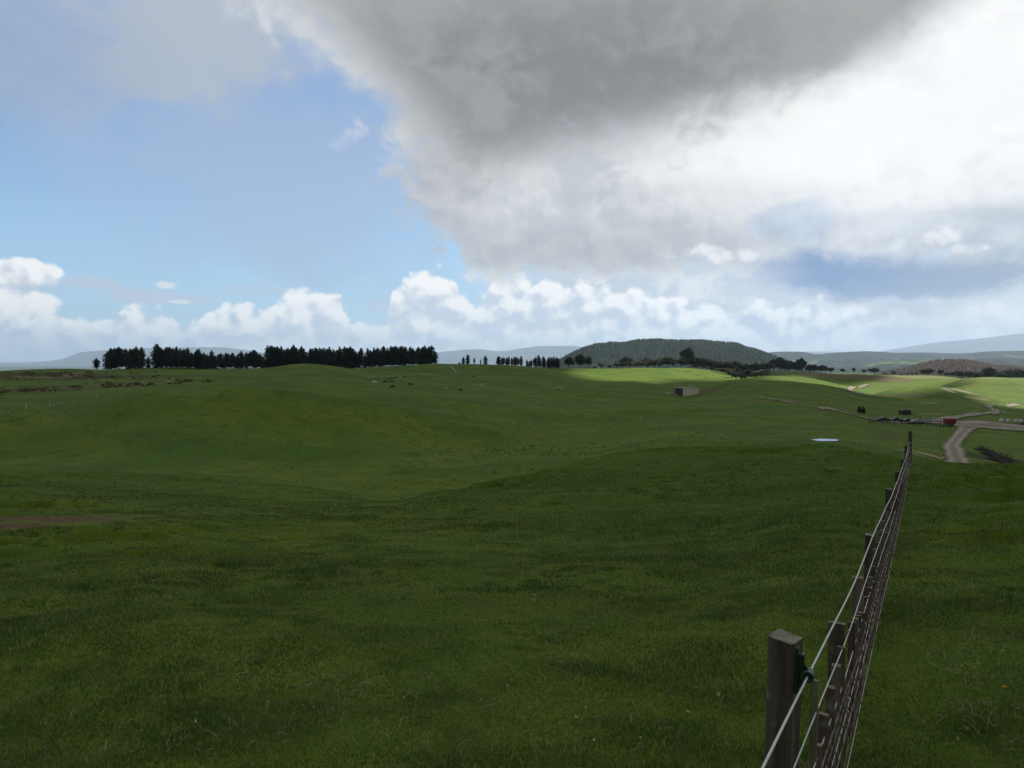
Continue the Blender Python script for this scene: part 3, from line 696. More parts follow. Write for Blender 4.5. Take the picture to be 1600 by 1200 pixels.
# scattered conifers right of the belt
SCAT = [(718, 566, 1.7, 'low bushy dark tree at the left foot of the small skyline group'), (724, 558, 1.1, 'taller bushy dark tree in the small skyline group'), (731, 554, 1.0, 'tallest tree of the small skyline group right of the belt'),
        (741, 559, .8, 'slim dark conifer between two skyline groups'), (751, 561, .55, 'thinnest small conifer on the skyline'), (758.5, 556, 1.1, 'single bushy conifer on the skyline, right of the thinnest one')]
for px, top, w_, lb in SCAT: plant(PINES[int(px) % 6], px, 690, top, label=lb, wide=w_)
for i in range(11):
    plant(PINES[i % 6], 777 + i * 3.7 + rnd.uniform(-1, 1), 700 + rnd.uniform(-8, 16), 556.5 + rnd.choice([0, 1, 2, .5, 3]), label='dark conifer in the dense block left of the forested mountain', group='conifers of the dense skyline block', wide=.95)
for i in range(15):
    px = 824 + i * 3.5 + rnd.uniform(-1, 1)
    plant(PINES[(i * 5) % 6], px, 720 + rnd.uniform(-8, 16), (561 if i < 3 else 557) + rnd.choice([0, 1, 2, 3, -2]), label='dark conifer in the row at the left foot of the forested mountain', group='conifers at the left foot of the mountain', wide=.9)
# native bush between the lit field and the mountain
BUSHES = [make_broadleaf(8, 8, 200, M_BUSH), make_broadleaf(8, 9.5, 201, M_BUSH, lobes=11), make_broadleaf(8, 7, 202, M_DARKB), make_broadleaf(8, 8.5, 203, M_DARKB, lobes=11), make_broadleaf(8, 8, 204, M_PALE), make_broadleaf(8, 10, 205, M_PALE, lobes=12)]
B0, B1, D0, D1, P0, P1 = range(6)
for px, d, top, k, w_, lb in [
    (889, 745, 557, D0, .9, 'single rounded dark tree standing apart on the lit skyline'), (907, 750, 553, D1, .7, 'tall narrow dark tree, left of a pair before the mountain'), (919, 750, 556, D0, .65, 'slim dark tree, right of a pair before the mountain'),
    (929, 755, 572, D0, .9, 'tiny dark bush beside the pair of tall trees'), (939, 760, 567, B0, 1.0, 'small grey green bush between the pair and the bush edge'), (953, 765, 570, D0, .9, 'low dark bush at the left end of the bush edge'),
    (1075, 800, 541.5, D1, .55, 'tall dark tree rising above the native bush')]:
    plant(BUSHES[k], px, d, top, label=lb, wide=w_)
q = at(1076.5, 797); mb = MB(); mb.tube([(0, 0, 0), (.2, 0, 7), (.1, 0, 15)], [.35, .28, .12], 6)
for (px, d, top) in [(964, 768, 567), (973, 765, 566), (984, 760, 564), (992, 766, 565), (1003, 758, 563), (1012, 765, 564), (1022, 760, 562), (1033, 766, 561), (1045, 758, 558.5), (1052, 765, 560), (1064, 770, 559), (978, 790, 558), (1010, 800, 560), (1030, 800, 560)]:
    k = rnd.choice([B0, B1, D0, D1, B0, B1, P0]); kind = 'grey green' if k < 2 else ('dark' if k < 4 else 'pale')
    plant(BUSHES[k], px, d, top + rnd.uniform(-1, 1), label=kind + ' rounded tree in the bush edge left of the tall dark tree', group=kind + ' trees of the bush edge left', wide=1.05)
for (px, d, top) in [(1070, 775, 560), (1083, 772, 556), (1090, 780, 558), (1097, 775, 559), (1104, 778, 560), (1110, 790, 561), (1118, 785, 564), (1127, 790, 566), (1135, 790, 565), (1143, 788, 566), (1150, 795, 564), (1158, 792, 569), (1166, 800, 568), (1175, 795, 569), (1184, 800, 567), (1193, 805, 568), (1202, 805, 566), (1087, 765, 566), (1100, 762, 568), (1112, 768, 572), (1150, 770, 574), (1162, 775, 578)]:
    k = rnd.choice([B0, B1, D0, D1, D0, D1, D1]); kind = 'grey green' if k < 2 else 'dark'
    plant(BUSHES[k], px, d, top + rnd.uniform(-1, 1), label=kind + ' tree in the dense bush right of the tall dark tree', group=kind + ' trees of the dense bush right', wide=1.1)
for (px, d, top) in [(1158, 650, 580), (1165, 655, 578), (1173, 660, 579), (1181, 665, 580), (1188, 675, 579), (1150, 670, 577), (1143, 695, 576), (1170, 695, 575), (1180, 705, 576), (1196, 725, 576)]:
    k = rnd.choice([D0, B0, B1, B0, P0]); kind = 'grey green' if k < 2 else ('dark' if k < 4 else 'pale')
    plant(BUSHES[k], px, d, top + 2 + rnd.uniform(-1.5, 1.5), label=kind + ' tree standing in the hollow behind the shaded hillock', group=kind + ' trees in the hollow', wide=1.0)
for (px, d, top) in [(1113, 735, 577), (1120, 732, 575), (1128, 736, 575), (1136, 733, 575), (1143, 736, 576), (1148, 738, 580)]:
    plant(BUSHES[rnd.choice([P0, P1])], px, d, top, label='pale brownish tree in front of the dark bush by the lit hollow', group='pale trees in front of the dark bush', wide=1.0)
for px, d, top, k, w_, lb in [
    (1209, 905, 561, D0, .9, 'dark tree beside the right foot of the mountain'), (1218, 900, 557.5, D1, .8, 'brownish dark tree with a pointed top right of the bush'), (1227, 905, 566, D0, 1., 'low dark tree behind the grassy dome'),
    (1233, 900, 563, D1, 1.15, 'round dark tree left of the windswept tree'), (1243, 900, 566, D0, .9, 'low crown between the round and the windswept tree'), (1252, 900, 558.5, D0, .8, 'windswept dark tree with a ragged top'), (1247, 905, 565, D1, 1., 'broad low dark tree under the windswept crown'),
    (1265, 905, 569, D0, 1., 'dark tree at the left end of the low row'), (1272, 905, 569, D1, 1., 'second dark tree of the low row, touching its left end'), (1284, 908, 570, D1, 1., 'middle rounded tree of the low row'), (1290, 900, 572, D0, 1., 'small tree inside the low row'), (1298, 905, 574, D1, 1., 'right end tree of the low row'),
    (1317, 915, 575.5, D0, 1.1, 'lone small dark tree beyond the brown paddock'), (1334, 920, 574, D0, .6, 'lone thin dark shrub beyond the brown paddock'), (1350, 920, 577, D0, 1., 'low dark bush left of the round tree'), (1366, 915, 574.5, D1, 1.3, 'round dark tree before the brown hill'), (1395, 915, 580, B0, 1., 'low grey bush before the brown hill'),
    (1432, 900, 581, D0, 1., 'dark shrub at the left of the big dark tree'), (1450, 900, 575.5, D1, 1.45, 'big spreading dark tree before the brown hill'), (1442, 905, 579, D0, 1.2, 'lower dark crown left of the big spreading tree'), (1470, 900, 577.5, D0, 1.1, 'dark tree right of the big spreading tree'),
    (1496, 900, 579, D1, 1.1, 'dark tree above the bright green hill, left part'), (1513, 895, 579.5, D0, 1.2, 'dark round tree above the bright green hill'), (1547, 880, 573, D1, .85, 'tallest dark tree above the bright green hill')]:
    plant(BUSHES[k], px, d, top, label=lb, wide=w_)
for (px, top) in [(1480, 582), (1488, 582), (1503, 583), (1524, 582), (1532, 581), (1539, 584), (1556, 584), (1563, 582), (1570, 579), (1577, 578), (1584, 577), (1592, 576), (1599, 578), (1408, 584), (1418, 583), (1426, 584), (1383, 583), (1610, 577)]:
    plant(BUSHES[rnd.choice([D0, D1, B0])], px, 895 + rnd.uniform(-10, 20), top + rnd.uniform(-.6, .6), label='low tree in the dark row behind the bright right hills', group='low trees behind the bright right hills', wide=1.2)
plant(BUSHES[D0], 176, 395, 590, label='dark scrub bush on the rough bank below the shelter belt', cat='bush', wide=1.1)
snag = mb.build('tree_snag', M_PALEBARK); snag.location = q; tag(snag, 'pale bare trunk in front of the tall dark tree', 'tree trunk')
for px, d, top, lb in [(1343.5, 262, 634.5, 'left of two dark shrubs standing by the yard'), (1350, 262, 635.5, 'right of two dark shrubs standing by the yard')]:
    plant(PINES[int(px) % 6], px, d, top, label=lb, cat='shrub', wide=1.1)

# ---------------------------------------------------------------- the flat-topped mountain and its forest
M_MOUNT = land_material('forest_floor', (.030, .038, .026), (.045, .05, .032), (.05, .055, .035), .004, .6)
mount, (mx_, my_, mz_) = ridge('mountain', 3000, 520, [(800, 604), (830, 590), (862, 577), (885, 565), (905, 555.5), (925, 548), (950, 543.5), (990, 540.5), (1030, 539.5), (1080, 539.5), (1110, 541), (1140, 544), (1165, 549), (1190, 557), (1215, 566), (1240, 575), (1275, 588), (1310, 600)], -95, M_MOUNT, 71, .55, 'flat topped forested mountain', 320, 70)
def build_forest(name, X, Y, Z, n, hmin, hmax, mat, seed, label, wr=.26, keep=None):
    rg = np.random.default_rng(seed)
    a = rg.uniform(0, X.shape[0] - 1.001, n); b = rg.uniform(0, X.shape[1] * .62, n)
    i = a.astype(int); j = b.astype(int); fa = a - i; fb = b - j
    def L(G): return (G[i, j] * (1 - fa) + G[i + 1, j] * fa) * (1 - fb) + (G[i, j + 1] * (1 - fa) + G[i + 1, j + 1] * fa) * fb
    x, y, z = L(X), L(Y), L(Z)
    if keep is not None:
        k = keep(x, y, z); x, y, z = x[k], y[k], z[k]; n = len(x)
    h = rg.uniform(hmin, hmax, n) * (1 + .25 * vnoise(x / 60, y / 60, seed)); w = h * wr * rg.uniform(.8, 1.3, n)
    ang = rg.uniform(0, 6.28, n); vs = []
    for zz, rr, k in ((-.1, .55, 5), (.30, 1.0, 5), (.68, .55, 5)):
        for q in range(5):
            g = ang + 6.283 * q / 5 + zz; jr = rg.uniform(.7, 1.2, n)
            vs.append(np.stack([x + np.cos(g) * w * rr * jr, y + np.sin(g) * w * rr * jr, z + h * (zz + rg.uniform(-.05, .05, n))], -1))
    vs.append(np.stack([x + rg.normal(0, .3, n), y, z + h], -1))
    v = np.stack(vs, 1).reshape(-1, 3)
    f = []
    for l in range(2):
        for q in range(5):
            p0, p1 = l * 5 + q, l * 5 + (q + 1) % 5
            f += [(p0, p1, p1 + 5), (p0, p1 + 5, p0 + 5)]
    for q in range(5): f.append((10 + q, 10 + (q + 1) % 5, 15))
    f = np.array(f); F_ = (np.arange(n)[:, None, None] * 16 + f[None]).reshape(-1, 3)
    o = mesh_np(name, v, F_, mat, smooth=False)
    t = o.data.attributes.new('tone', 'FLOAT', 'POINT'); t.data.foreach_set('value', np.repeat(rg.uniform(0, 1, n).astype(np.float32), 16))
    return tag(o, label, name, kind='stuff')
def forest_mat(name, dark, light, light2, scale):
    m, b = mat_new(name); nt = m.node_tree
    at_ = nt.nodes.new('ShaderNodeAttribute'); at_.attribute_name = 'tone'
    n = noise(pos(), scale, 4, .55)
    c = mixc(V(at_.outputs['Fac']), dark, mixc(sstep(n, .44, .60), light, light2))
    set_in(b, Base_Color=c, Roughness=.85); b.inputs['Specular IOR Level'].default_value = .1
    return m
build_forest('forest', mx_, my_, mz_, 26000, 14, 24, forest_mat('mountain_forest', (.046, .066, .032), (.068, .096, .042), (.125, .130, .060), .0035), 81, 'dense conifer forest covering the flat topped mountain')  # last tone, in noise patches, stands in for warm sunlit forest
_, (bx_, by_, bz_) = BROWN_HILL
build_forest('scrub', bx_, by_, bz_, 16000, 5, 10, forest_mat('bare_scrub', (.19, .14, .115), (.33, .245, .20), (.24, .21, .14), .01), 82, 'brown leafless scrub covering the low hill at right', .42)

def build_bracken():
    rg = np.random.default_rng(55); C_, U_, W_, T_ = [], [], [], []
    spots = []
    for k in range(640):
        if k < 300: px = rg.uniform(-40, 300); py = 612 - px * .055 + rg.normal(0, 2.2)
        elif k < 570: px = rg.uniform(-40, 250); py = 581 + abs(rg.normal(0, 6))
        else: px = rg.uniform(230, 330); py = 597 + rg.normal(0, 1.5)
        if vnoise(np.array(px / 14.0), np.array(py / 4.0), 71) < -.15: continue
        q = hit(px, py, 180); s_ = rg.uniform(.3, .7)
        for i in range(9):
            d = rg.normal(0, 1, 3); d /= np.linalg.norm(d); a = rg.normal(0, 1, 3); u = np.cross(d, a); u /= np.linalg.norm(u)
            C_.append(q + np.array([rg.normal(0, .8), rg.normal(0, .8), abs(rg.normal(.25, .25))]) * s_); U_.append(u * s_ * .45); W_.append(np.cross(u, d) * s_ * .4); T_.append(rg.uniform(0, 1))
    c, u, w = np.array(C_), np.array(U_), np.array(W_)
    v = np.stack([c - u - w, c + u - w * .7, c + u * .9 + w, c - u * .8 + w * .9], 1).reshape(-1, 3)
    o = mesh_np('bracken', v, np.arange(len(v)).reshape(-1, 4), foliage_material('bracken_fronds', (.085, .066, .030), (.24, .165, .085), .3), smooth=False)
    a = o.data.attributes.new('tone', 'FLOAT', 'POINT'); a.data.foreach_set('value', np.repeat(np.array(T_, np.float32), 4))
    tag(o, 'brown bracken and rough growth along the left bank', 'bracken', kind='stuff')
build_bracken()
# ---------------------------------------------------------------- tracks and pond
M_TRACK, b_ = mat_new('gravel'); n_ = noise(pos(), .35, 6, .68); n2_ = noise(pos(), 3.0, 4, .7)
ac = V.nt.nodes.new('ShaderNodeAttribute'); ac.attribute_name = 'across'; acv = op('ABSOLUTE', V(ac.outputs['Fac']))
rut = sstep(op('ABSOLUTE', acv - .5), .05, .28)
c_ = mixc(sstep(n_, .3, .7), (.26, .205, .165), (.41, .345, .285)); c_ = mixc(sstep(acv, .36, .10) * sstep(n_ * .6 + n2_ * .4, .40, .58) * .75, c_, (.15, .155, .065))
c_ = mixc(sstep(op('ABSOLUTE', acv - .5), .22, .06) * .55, c_, (.44, .385, .33)); c_ = mixc(sstep(n2_, .56, .72) * .6, c_, (.19, .15, .12))
c_ = mixc(sstep(acv + (n2_ - .5) * 1.5 + (n_ - .5) * 1.3, .66, .92), c_, (.085, .125, .020))
set_in(b_, Base_Color=c_, Roughness=.95); b_.inputs['Specular IOR Level'].default_value = .08
def strip(name, pts, label, lift=.05, step=1.2, cross=9):
    """a track draped on the ground: (photo column, row, width in metres) along its middle"""
    P = np.array([[*hit(px, py, 56)[:2], w] for px, py, w in pts])
    s = np.concatenate([[0], np.cumsum(np.hypot(*np.diff(P[:, :2], axis=0).T))])
    t = np.linspace(0, s[-1], max(6, int(s[-1] / step)))
    x, y, w = (pchip(s, P[:, k], t) for k in range(3))
    k = np.ones(9) / 9
    if len(t) > 30:
        x[4:-4] = np.convolve(x, k, 'valid'); y[4:-4] = np.convolve(y, k, 'valid')
    tx, ty = np.gradient(x), np.gradient(y); l = np.hypot(tx, ty); tx /= l; ty /= l
    a = np.linspace(-1, 1, cross)
    wob = w[:, None] * (1 + .12 * fbm(t[:, None] / 6 + np.sign(a)[None, :] * 50, a[None, :] * 0 + 3.3, 91, 3))
    X = x[:, None] + ty[:, None] * a[None, :] * wob / 2; Y = y[:, None] - tx[:, None] * a[None, :] * wob / 2
    Z = gz(X, Y) + lift + .0004 * np.hypot(X, Y)
    v = np.stack([X, Y, Z], -1).reshape(-1, 3); n = len(t)
    i = np.arange(n - 1)[:, None] * cross + np.arange(cross - 1)[None, :]
    f = np.stack([i, i + 1, i + cross + 1, i + cross], -1).reshape(-1, 4)
    o = mesh_np(name, v, f, M_TRACK)
    at_ = o.data.attributes.new('across', 'FLOAT', 'POINT'); at_.data.foreach_set('value', np.tile(a, n).astype(np.float32))
    return tag(o, label, kind='structure')
strip('farm_track', [(1513, 742, 2.5), (1505, 732, 2.5), (1500, 722, 2.7), (1494, 710, 2.7), (1490, 700, 2.9), (1491, 693, 2.9), (1498, 685, 3.1), (1507, 675, 3.6), (1515, 668, 5.5), (1520, 662, 6)], 'gravel farm track rising from the hollow to the yard')
strip('farm_track', [(1450, 660, 6), (1480, 661.5, 13), (1510, 664.5, 22), (1550, 666, 25), (1600, 668.5, 24), (1660, 673, 22)], 'wide gravel yard and lane at right', .09)
strip('farm_track', [(1470, 662, 5), (1430, 661, 7), (1390, 658.5, 8), (1362, 656, 8), (1338, 650, 8), (1315, 644, 7), (1286, 637, 4)], 'brown dirt track running left from the yard', .13)
strip('farm_track', [(1462, 659, 6), (1490, 652, 7), (1520, 649, 6), (1547, 647, 5), (1556, 641, 4), (1545, 636, 4), (1552, 633, 4), (1590, 632, 5)], 'pale dirt track winding up behind the yard', .11)
strip('farm_track', [(1378, 622, 4.5), (1352, 617, 6), (1330, 612.5, 7), (1316, 609, 6)], 'pale dirt track on the shaded slope', .2)
strip('farm_track', [(1318, 609, 4), (1332, 606, 5), (1350, 603, 7), (1356, 601, 5)], 'pale sandy track on the lit slope', .22)
strip('farm_track', [(1186, 621, 1.6), (1205, 624, 1.8), (1225, 628, 1.8), (1245, 631, 1.4)], 'faint brown track below the shed', .15)
strip('farm_track', [(703, 572, 1.6), (708, 577, 1.5), (715, 584, 1.4)], 'faint pale cattle track over the skyline', .15)
M_WATER, b_ = mat_new('pond_water'); set_in(b_, Base_Color=(.34, .35, .32), Roughness=.10)
bm_ = V.nt.nodes.new('ShaderNodeBump'); bm_.inputs['Strength'].default_value = .15; bm_.inputs['Distance'].default_value = .02; put(bm_, 'Height', noise(pos(), 6.0, 3)); V.nt.links.new(bm_.outputs[0], b_.inputs['Normal'])
g_ = np.linspace(0, 2 * math.pi, 60, endpoint=False); rr_ = POND[2] * (1 + .10 * np.sin(2 * g_ + .7) + .06 * np.sin(5 * g_))
v_ = np.vstack([[[POND[0], POND[1], POND_Z + .05]], np.stack([POND[0] + np.cos(g_) * rr_, POND[1] + np.sin(g_) * rr_, np.full(60, POND_Z + .05)], -1)])
tag(mesh_np('pond', v_, [(0, 1 + i, 1 + (i + 1) % 60) for i in range(60)], M_WATER), 'small pond in the paddock mirroring the white sky', kind='structure')

# ---------------------------------------------------------------- shed
M_SHEDW = simple('cream_cladding', (.86, .82, .63), .7, .08, 2.0); M_SHEDSHADE = simple('opening_shade', (.075, .080, .070), .8, .2, 1.5); M_ROOF = simple('roof_iron', (.20, .20, .19), .5, .15, 2.0); M_STONE = simple('pale_stone', (.46, .44, .40), .9, .3, 2.5)
p = hit(1078, 617.5); S_ = F / p[1]
shed = empty('shed', p, R(21), label='cream farm shed with a dark open left end on the shaded slope', cat='shed')
L_, W_, H_ = 9.2, 8.0, 3.4
mb = MB(); mb.box((0, -W_ / 2 + 3, H_ / 2 - .6), (L_, .16, H_ + 1.2)); mb.box((L_ / 2 - .08, 3.08, H_ / 2 - .6), (.16, W_ - .16, H_ + 1.2)); mb.box((0, W_ / 2 + 3, H_ / 2 - .6), (L_, .16, H_ + 1.2)); mb.build('wall', M_SHEDW, shed)
mb = MB(); mb.box((-L_ / 2 + .3, 3.0, H_ / 2 - .6), (.12, W_ - .5, H_ + 1.1)); mb.build('shade_panel', M_SHEDSHADE, shed)  # dark sheet set inside the open end for the shade within
mb = MB(); mb.box((0, 3, H_ + .10), (L_ + .5, W_ + .5, .14)); mb.build('roof', M_ROOF, shed)
for k in range(3):
    mb = MB(); mb.box((-L_ / 2 + .08, -W_ / 2 + 3.3 + k * 4.2, H_ / 2 - .5), (.2, .2, H_ + 1.0)); mb.build('post', M_BARK, shed)
def rock(seed, size):
    rg = np.random.default_rng(seed); mb = MB()
    import bmesh as _b
    bm = _b.new(); _b.ops.create_icosphere(bm, subdivisions=2, radius=1.0)
    for v in bm.verts:
        c = np.array(v.co); k = 1 + .35 * float(vnoise(np.array(c[0] * 1.6 + seed), np.array(c[1] * 1.6 + c[2]), seed))
        v.co = (c[0] * k * size, c[1] * k * size * .8, c[2] * k * size * .6)
    me = bpy.data.meshes.new('rock'); bm.to_mesh(me); bm.free(); me.materials.append(M_STONE)
    o = bpy.data.objects.new('rock', me); COL.objects.link(o); return o
ROCKS = [(1041, 615, .8, 'left rock of the pale heap beside the shed'), (1046, 616, 1.1, 'largest pale rock of the heap beside the shed'), (1050, 615.5, .6, 'small pale rock nearest the dark end of the shed'), (1058, 617.5, .7, 'pale rock in the grass before the dark shed end'),
         (866, 607.5, .9, 'left pale rock of the outcrop on the middle slope'), (870, 606.5, .8, 'upper pale rock of the outcrop on the middle slope'), (874, 606, 1.0, 'largest pale rock of the outcrop on the middle slope'), (879, 608, .9, 'right pale rock of the outcrop on the middle slope'),
         (585, 598, 1.3, 'lone pale boulder left of the dark cattle'), (696, 607.5, .7, 'small pale rock right of the grazing cattle'), (752, 602, 1.2, 'flat pale rock in the bare patch on the slope'), (262, 597, .9, 'pale rock in the rough bank under the shelter belt'), (271, 593.5, .8, 'upper pale rock in the rough bank')]
for i, (px, py, s_, lb) in enumerate(ROCKS):
    o = rock(300 + i, s_); o.location = hit(px, py) + np.array([0, 0, .05]); tag(o, lb, 'rock')

# ---------------------------------------------------------------- cattle
def make_cow(mat):
    pts = [(-.95, 0, 1.15), (-.5, 0, 1.12), (0, 0, 1.05), (.5, 0, 1.1), (.85, 0, 1.18), (1.15, 0, 1.05), (1.38, 0, .72), (1.52, 0, .42)]
    rad = [.30, .40, .44, .42, .33, .22, .17, .10]
    ed = [(i, i + 1) for i in range(7)]
    for (x, y, j) in ((-.78, .22, 0), (-.70, -.24, 1), (.62, .22, 4), (.70, -.20, 4)):
        n = len(pts); kx = -.10 if x < 0 else .03
        pts += [(x, y, .80), (x + kx, y, .42), (x + kx * .4, y, .02)]; rad += [.19 if x < 0 else .15, .085, .07]
        ed += [(j, n), (n, n + 1), (n + 1, n + 2)]
    n = len(pts); pts += [(1.32, .17, .92), (1.32, -.17, .92), (-1.06, 0, .80), (-1.06, 0, .45)]; rad += [.05, .05, .05, .05]; ed += [(6, n), (6, n + 1), (0, n + 2), (n + 2, n + 3)]
    me = bpy.data.meshes.new('cow'); me.from_pydata(pts, ed, []); me.materials.append(mat)
    o = bpy.data.objects.new('cow', me); COL.objects.link(o)
    m = o.modifiers.new('skin', 'SKIN'); sv = me.skin_vertices[0].data
    for i, r in enumerate(rad): sv[i].radius = (r, r)
    sv[2].use_root = True
    o.modifiers.new('subdivision', 'SUBSURF').render_levels = 1
    return o
M_COW = simple('black_hide', (.012, .011, .010), .6, .3, 3.0)
m_, b_ = mat_new('pied_hide'); set_in(b_, Base_Color=mixc(sstep(noise(objco(), 1.6, 2), .47, .5), (.55, .53, .48), (.015, .014, .013)), Roughness=.65)
cow = make_cow(M_COW); pied = make_cow(m_)
COWS = [(601.5, 598.8, 'black cow at the left of the grazing group'), (607, 594, 'black cow just above the leftmost one'), (612, 597.6, 'black cow in the middle of the grazing group'), (612, 592, 'black cow at the back of the grazing group'), (617, 592, 'black cow at the right back of the grazing group'),
        (613.6, 607, 'black cow nearest the camera, below the group'), (641, 602.5, 'lone black cow on the slope below the fence line'), (632.7, 589.5, 'black cow standing by the far fence line'), (720, 611.5, 'black cow far right, lowest on the slope'), (739.7, 589.5, 'black cow alone near the bare patch, far right'), (652.7, 589, 'black and white cow beside the far fence line')]
for i, (px, py, lb) in enumerate(COWS):
    o = pied if i == 10 else (cow if i == 0 else cow.copy())
    if 0 < i < 10: COL.objects.link(o)
    o.location = hit(px, py); o.scale = (.68, .68, .68); o.rotation_euler = (0, 0, (0.3, 2.8, .1, 3.5, .6, 3.1, -.5, 1.2, 2.6, .2, .15)[i]); tag(o, lb, 'cow', 'cattle grazing on the middle slope')

# ---------------------------------------------------------------- posts, far fences
M_WHITE = simple('white_paint', (.62, .62, .58), .6, .12, 8.0); M_GREYW = simple('weathered_wood', (.23, .21, .18), .9, .35, 7.0); M_WIRE = simple('fence_wire', (.46, .47, .45), .45, .15, 20.0, .5, .6); M_DARKW = simple('dark_timber', (.06, .055, .048), .9, .35, 5.0)
def standard(h):
    mb = MB(); mb.tube([(0, 0, -.3), (0, 0, h)], [.07, .06], 6); mb.box((.0, -.07, h * .8), (.05, .08, .06)); return mb
base_post = None
MARK = [(40, 640, 1.0, 'first'), (77, 635, 1.1, 'second'), (112, 629, 1.4, 'third'), (150, 623, 1.55, 'fourth'), (187, 616, 1.7, 'tallest looking'), (223, 609, 1.3, 'sixth'), (250, 604, 1.2, 'seventh'), (308, 603, 1.1, 'last')]
for i, (px, py, h, w_) in enumerate(MARK):
    if base_post is None: o = base_post = standard(1.3).build('marker_post', M_WHITE)
    else: o = base_post.copy(); COL.objects.link(o)
    o.location = hit(px, py); o.scale = (.8, .8, h / 1.55)
    tag(o, w_ + ' white post from the left in the row along the left ridge', 'post', 'white posts along the left ridge')
for px, py, lb in [(803, 665, 'left of two short pale posts in the middle hollow'), (828, 666, 'right of two short pale posts in the middle hollow'), (1002, 657, 'short pale post at the foot of the shaded dip')]:
    o = base_post.copy(); COL.objects.link(o); o.location = hit(px, py); k = .42 if px > 1400 else .8; o.scale = (1, 1, k); tag(o, lb, 'post')
def far_fence(pts, label, spacing, h=1.15, rails=(.35, .65, 1.0), mat=None, wire=True, r=.08, rr=.012):
    P = np.array([hit(*q)[:2] for q in pts]); s = np.concatenate([[0], np.cumsum(np.hypot(*np.diff(P, axis=0).T))])
    root = empty('farm_fence', (P[0, 0], P[0, 1], float(gz(*P[0]))), label=label, cat='fence'); o0 = np.array(root.location)
    t = np.arange(0, s[-1], spacing)
    x = np.interp(t, s, P[:, 0]); y = np.interp(t, s, P[:, 1]); z = gz(x, y)
    for i in range(len(t)):
        mb = MB(); c = np.array([x[i], y[i], z[i]]) - o0; mb.tube([c + (0, 0, -.4), c + (0, 0, h)], r, 6); mb.build('post', mat or M_GREYW, root)
    t = np.arange(0, s[-1], 2.0); x = np.interp(t, s, P[:, 0]); y = np.interp(t, s, P[:, 1]); z = gz(x, y)
    for hh in rails:
        mb = MB(); pts_ = [np.array([x[i], y[i], z[i] + hh]) - o0 for i in range(len(t))]
        mb.tube(pts_, rr, 4); mb.build('wire' if wire else 'rail', M_WIRE if wire else (mat or M_GREYW), root)
    return root
far_fence([(570, 593), (600, 591), (640, 588), (680, 586.5), (722, 586)], 'thin wire fence above the grazing cattle', 7, rails=(.5, 1.0), mat=M_DARKW, rr=.03)
far_fence([(1360, 662), (1400, 664), (1440, 666), (1470, 668), (1493, 670)], 'dark post and rail fence along the near side of the yard', 5.5, rails=(.35, .7, 1.05), mat=M_DARKW, wire=False, rr=.05)
far_fence([(1521, 667), (1560, 671.5), (1600, 676)], 'grey post and rail fence along the right lane', 3.4, h=1.0, rails=(.5, .9), mat=M_GREYW, wire=False, r=.06, rr=.035)
# small timber yard in the lit field before the bush
p = hit(1075, 582); ty = empty('stock_pen', p, .2, label='small pale timber pen in the lit field before the bush', cat='pen')
for x in (-3.5, -1, 1.2, 3.6):
    mb = MB(); mb.box((x, 0, .9), (.3, .3, 2.4 if abs(x) < 2 else 1.8)); mb.build('post', M_WHITE, ty)
for z in (.6, 1.3):
    mb = MB(); mb.box((0, -.22, z), (7.6, .12, .22)); mb.build('rail', M_WHITE, ty)

# ---------------------------------------------------------------- the yard
M_RED = simple('red_paint', (.20, .020, .028), .5, .2, 2.0); M_TYRE = simple('tyre_rubber', (.02, .02, .02), .8, .2, 6.0); M_CARD = simple('dark_car_paint', (.022, .026, .032), .3, .1, 2.0, .5); M_CARS = simple('silver_car_paint', (.26, .27, .28), .35, .1, 2.0, .5); M_GLASS = simple('car_glass', (.05, .06, .065), .1, .1, 2.0, .6); M_STEEL = simple('galvanised_steel', (.42, .44, .44), .5, .15, 3.0)
def wheel(parent, x, y, r, w=.24):
    mb = MB(); n = 14; a, b = y - w / 2, y + w / 2
    ring = lambda yy, rr: [(x + rr * math.cos(6.283 * k / n), yy, r + rr * math.sin(6.283 * k / n)) for k in range(n)]
    vs = ring(a, r * .55) + ring(a, r) + ring(b, r) + ring(b, r * .55)
    fs = [(i * n + k, i * n + (k + 1) % n, (i + 1) * n + (k + 1) % n, (i + 1) * n + k) for i in range(3) for k in range(n)] + [tuple(range(n)), tuple(3 * n + k for k in reversed(range(n)))]
    mb.add(vs, fs); return mb.build('wheel', M_TYRE, parent)
def make_car(paint, label, loc, rz, pickup=False):
    root = empty('parked_car', loc, rz, label=label, cat='car'); root.scale = (.82, .82, .82)
    prof = [(-2.1, .45), (-2.15, .85), (-1.95, 1.0), (-1.55, 1.02), (-1.1, 1.45), (.35, 1.47), (.95, 1.02), (1.95, .88), (2.15, .7), (2.15, .42)] if not pickup else [(-2.5, .5), (-2.5, 1.05), (-.75, 1.08), (-.7, 1.08), (-.45, 1.68), (.55, 1.70), (1.1, 1.15), (2.2, 1.02), (2.4, .8), (2.4, .48)]
    n = len(prof); vs = []
    for yy, k in ((-.85, 1), (.85, 1)):
        for (x, z) in prof: vs.append((x, yy * (.80 if z > 1.3 else 1), z))
    mb = MB(); mb.add(vs, [tuple(range(n)), tuple(n + k for k in reversed(range(n)))] + [(k, n + k, n + (k + 1) % n, (k + 1) % n) for k in range(n)]); mb.build('body', paint, root, bevel=.06)
    mb = MB(); x0, x1 = (-1.2, .55) if not pickup else (-.5, .7); zt = 1.40 if not pickup else 1.60
    for s in (-1, 1): mb.box(((x0 + x1) / 2, s * .755, zt - .18), ((x1 - x0) * .8, .10, .30), taper=.8)
    mb.build('window', M_GLASS, root)
    for x in ((-1.35, 1.4) if not pickup else (-1.5, 1.55)):
        for y in (-.78, .78): wheel(root, x, y, .36)
    return root
def g(px, py): return hit(px, py)
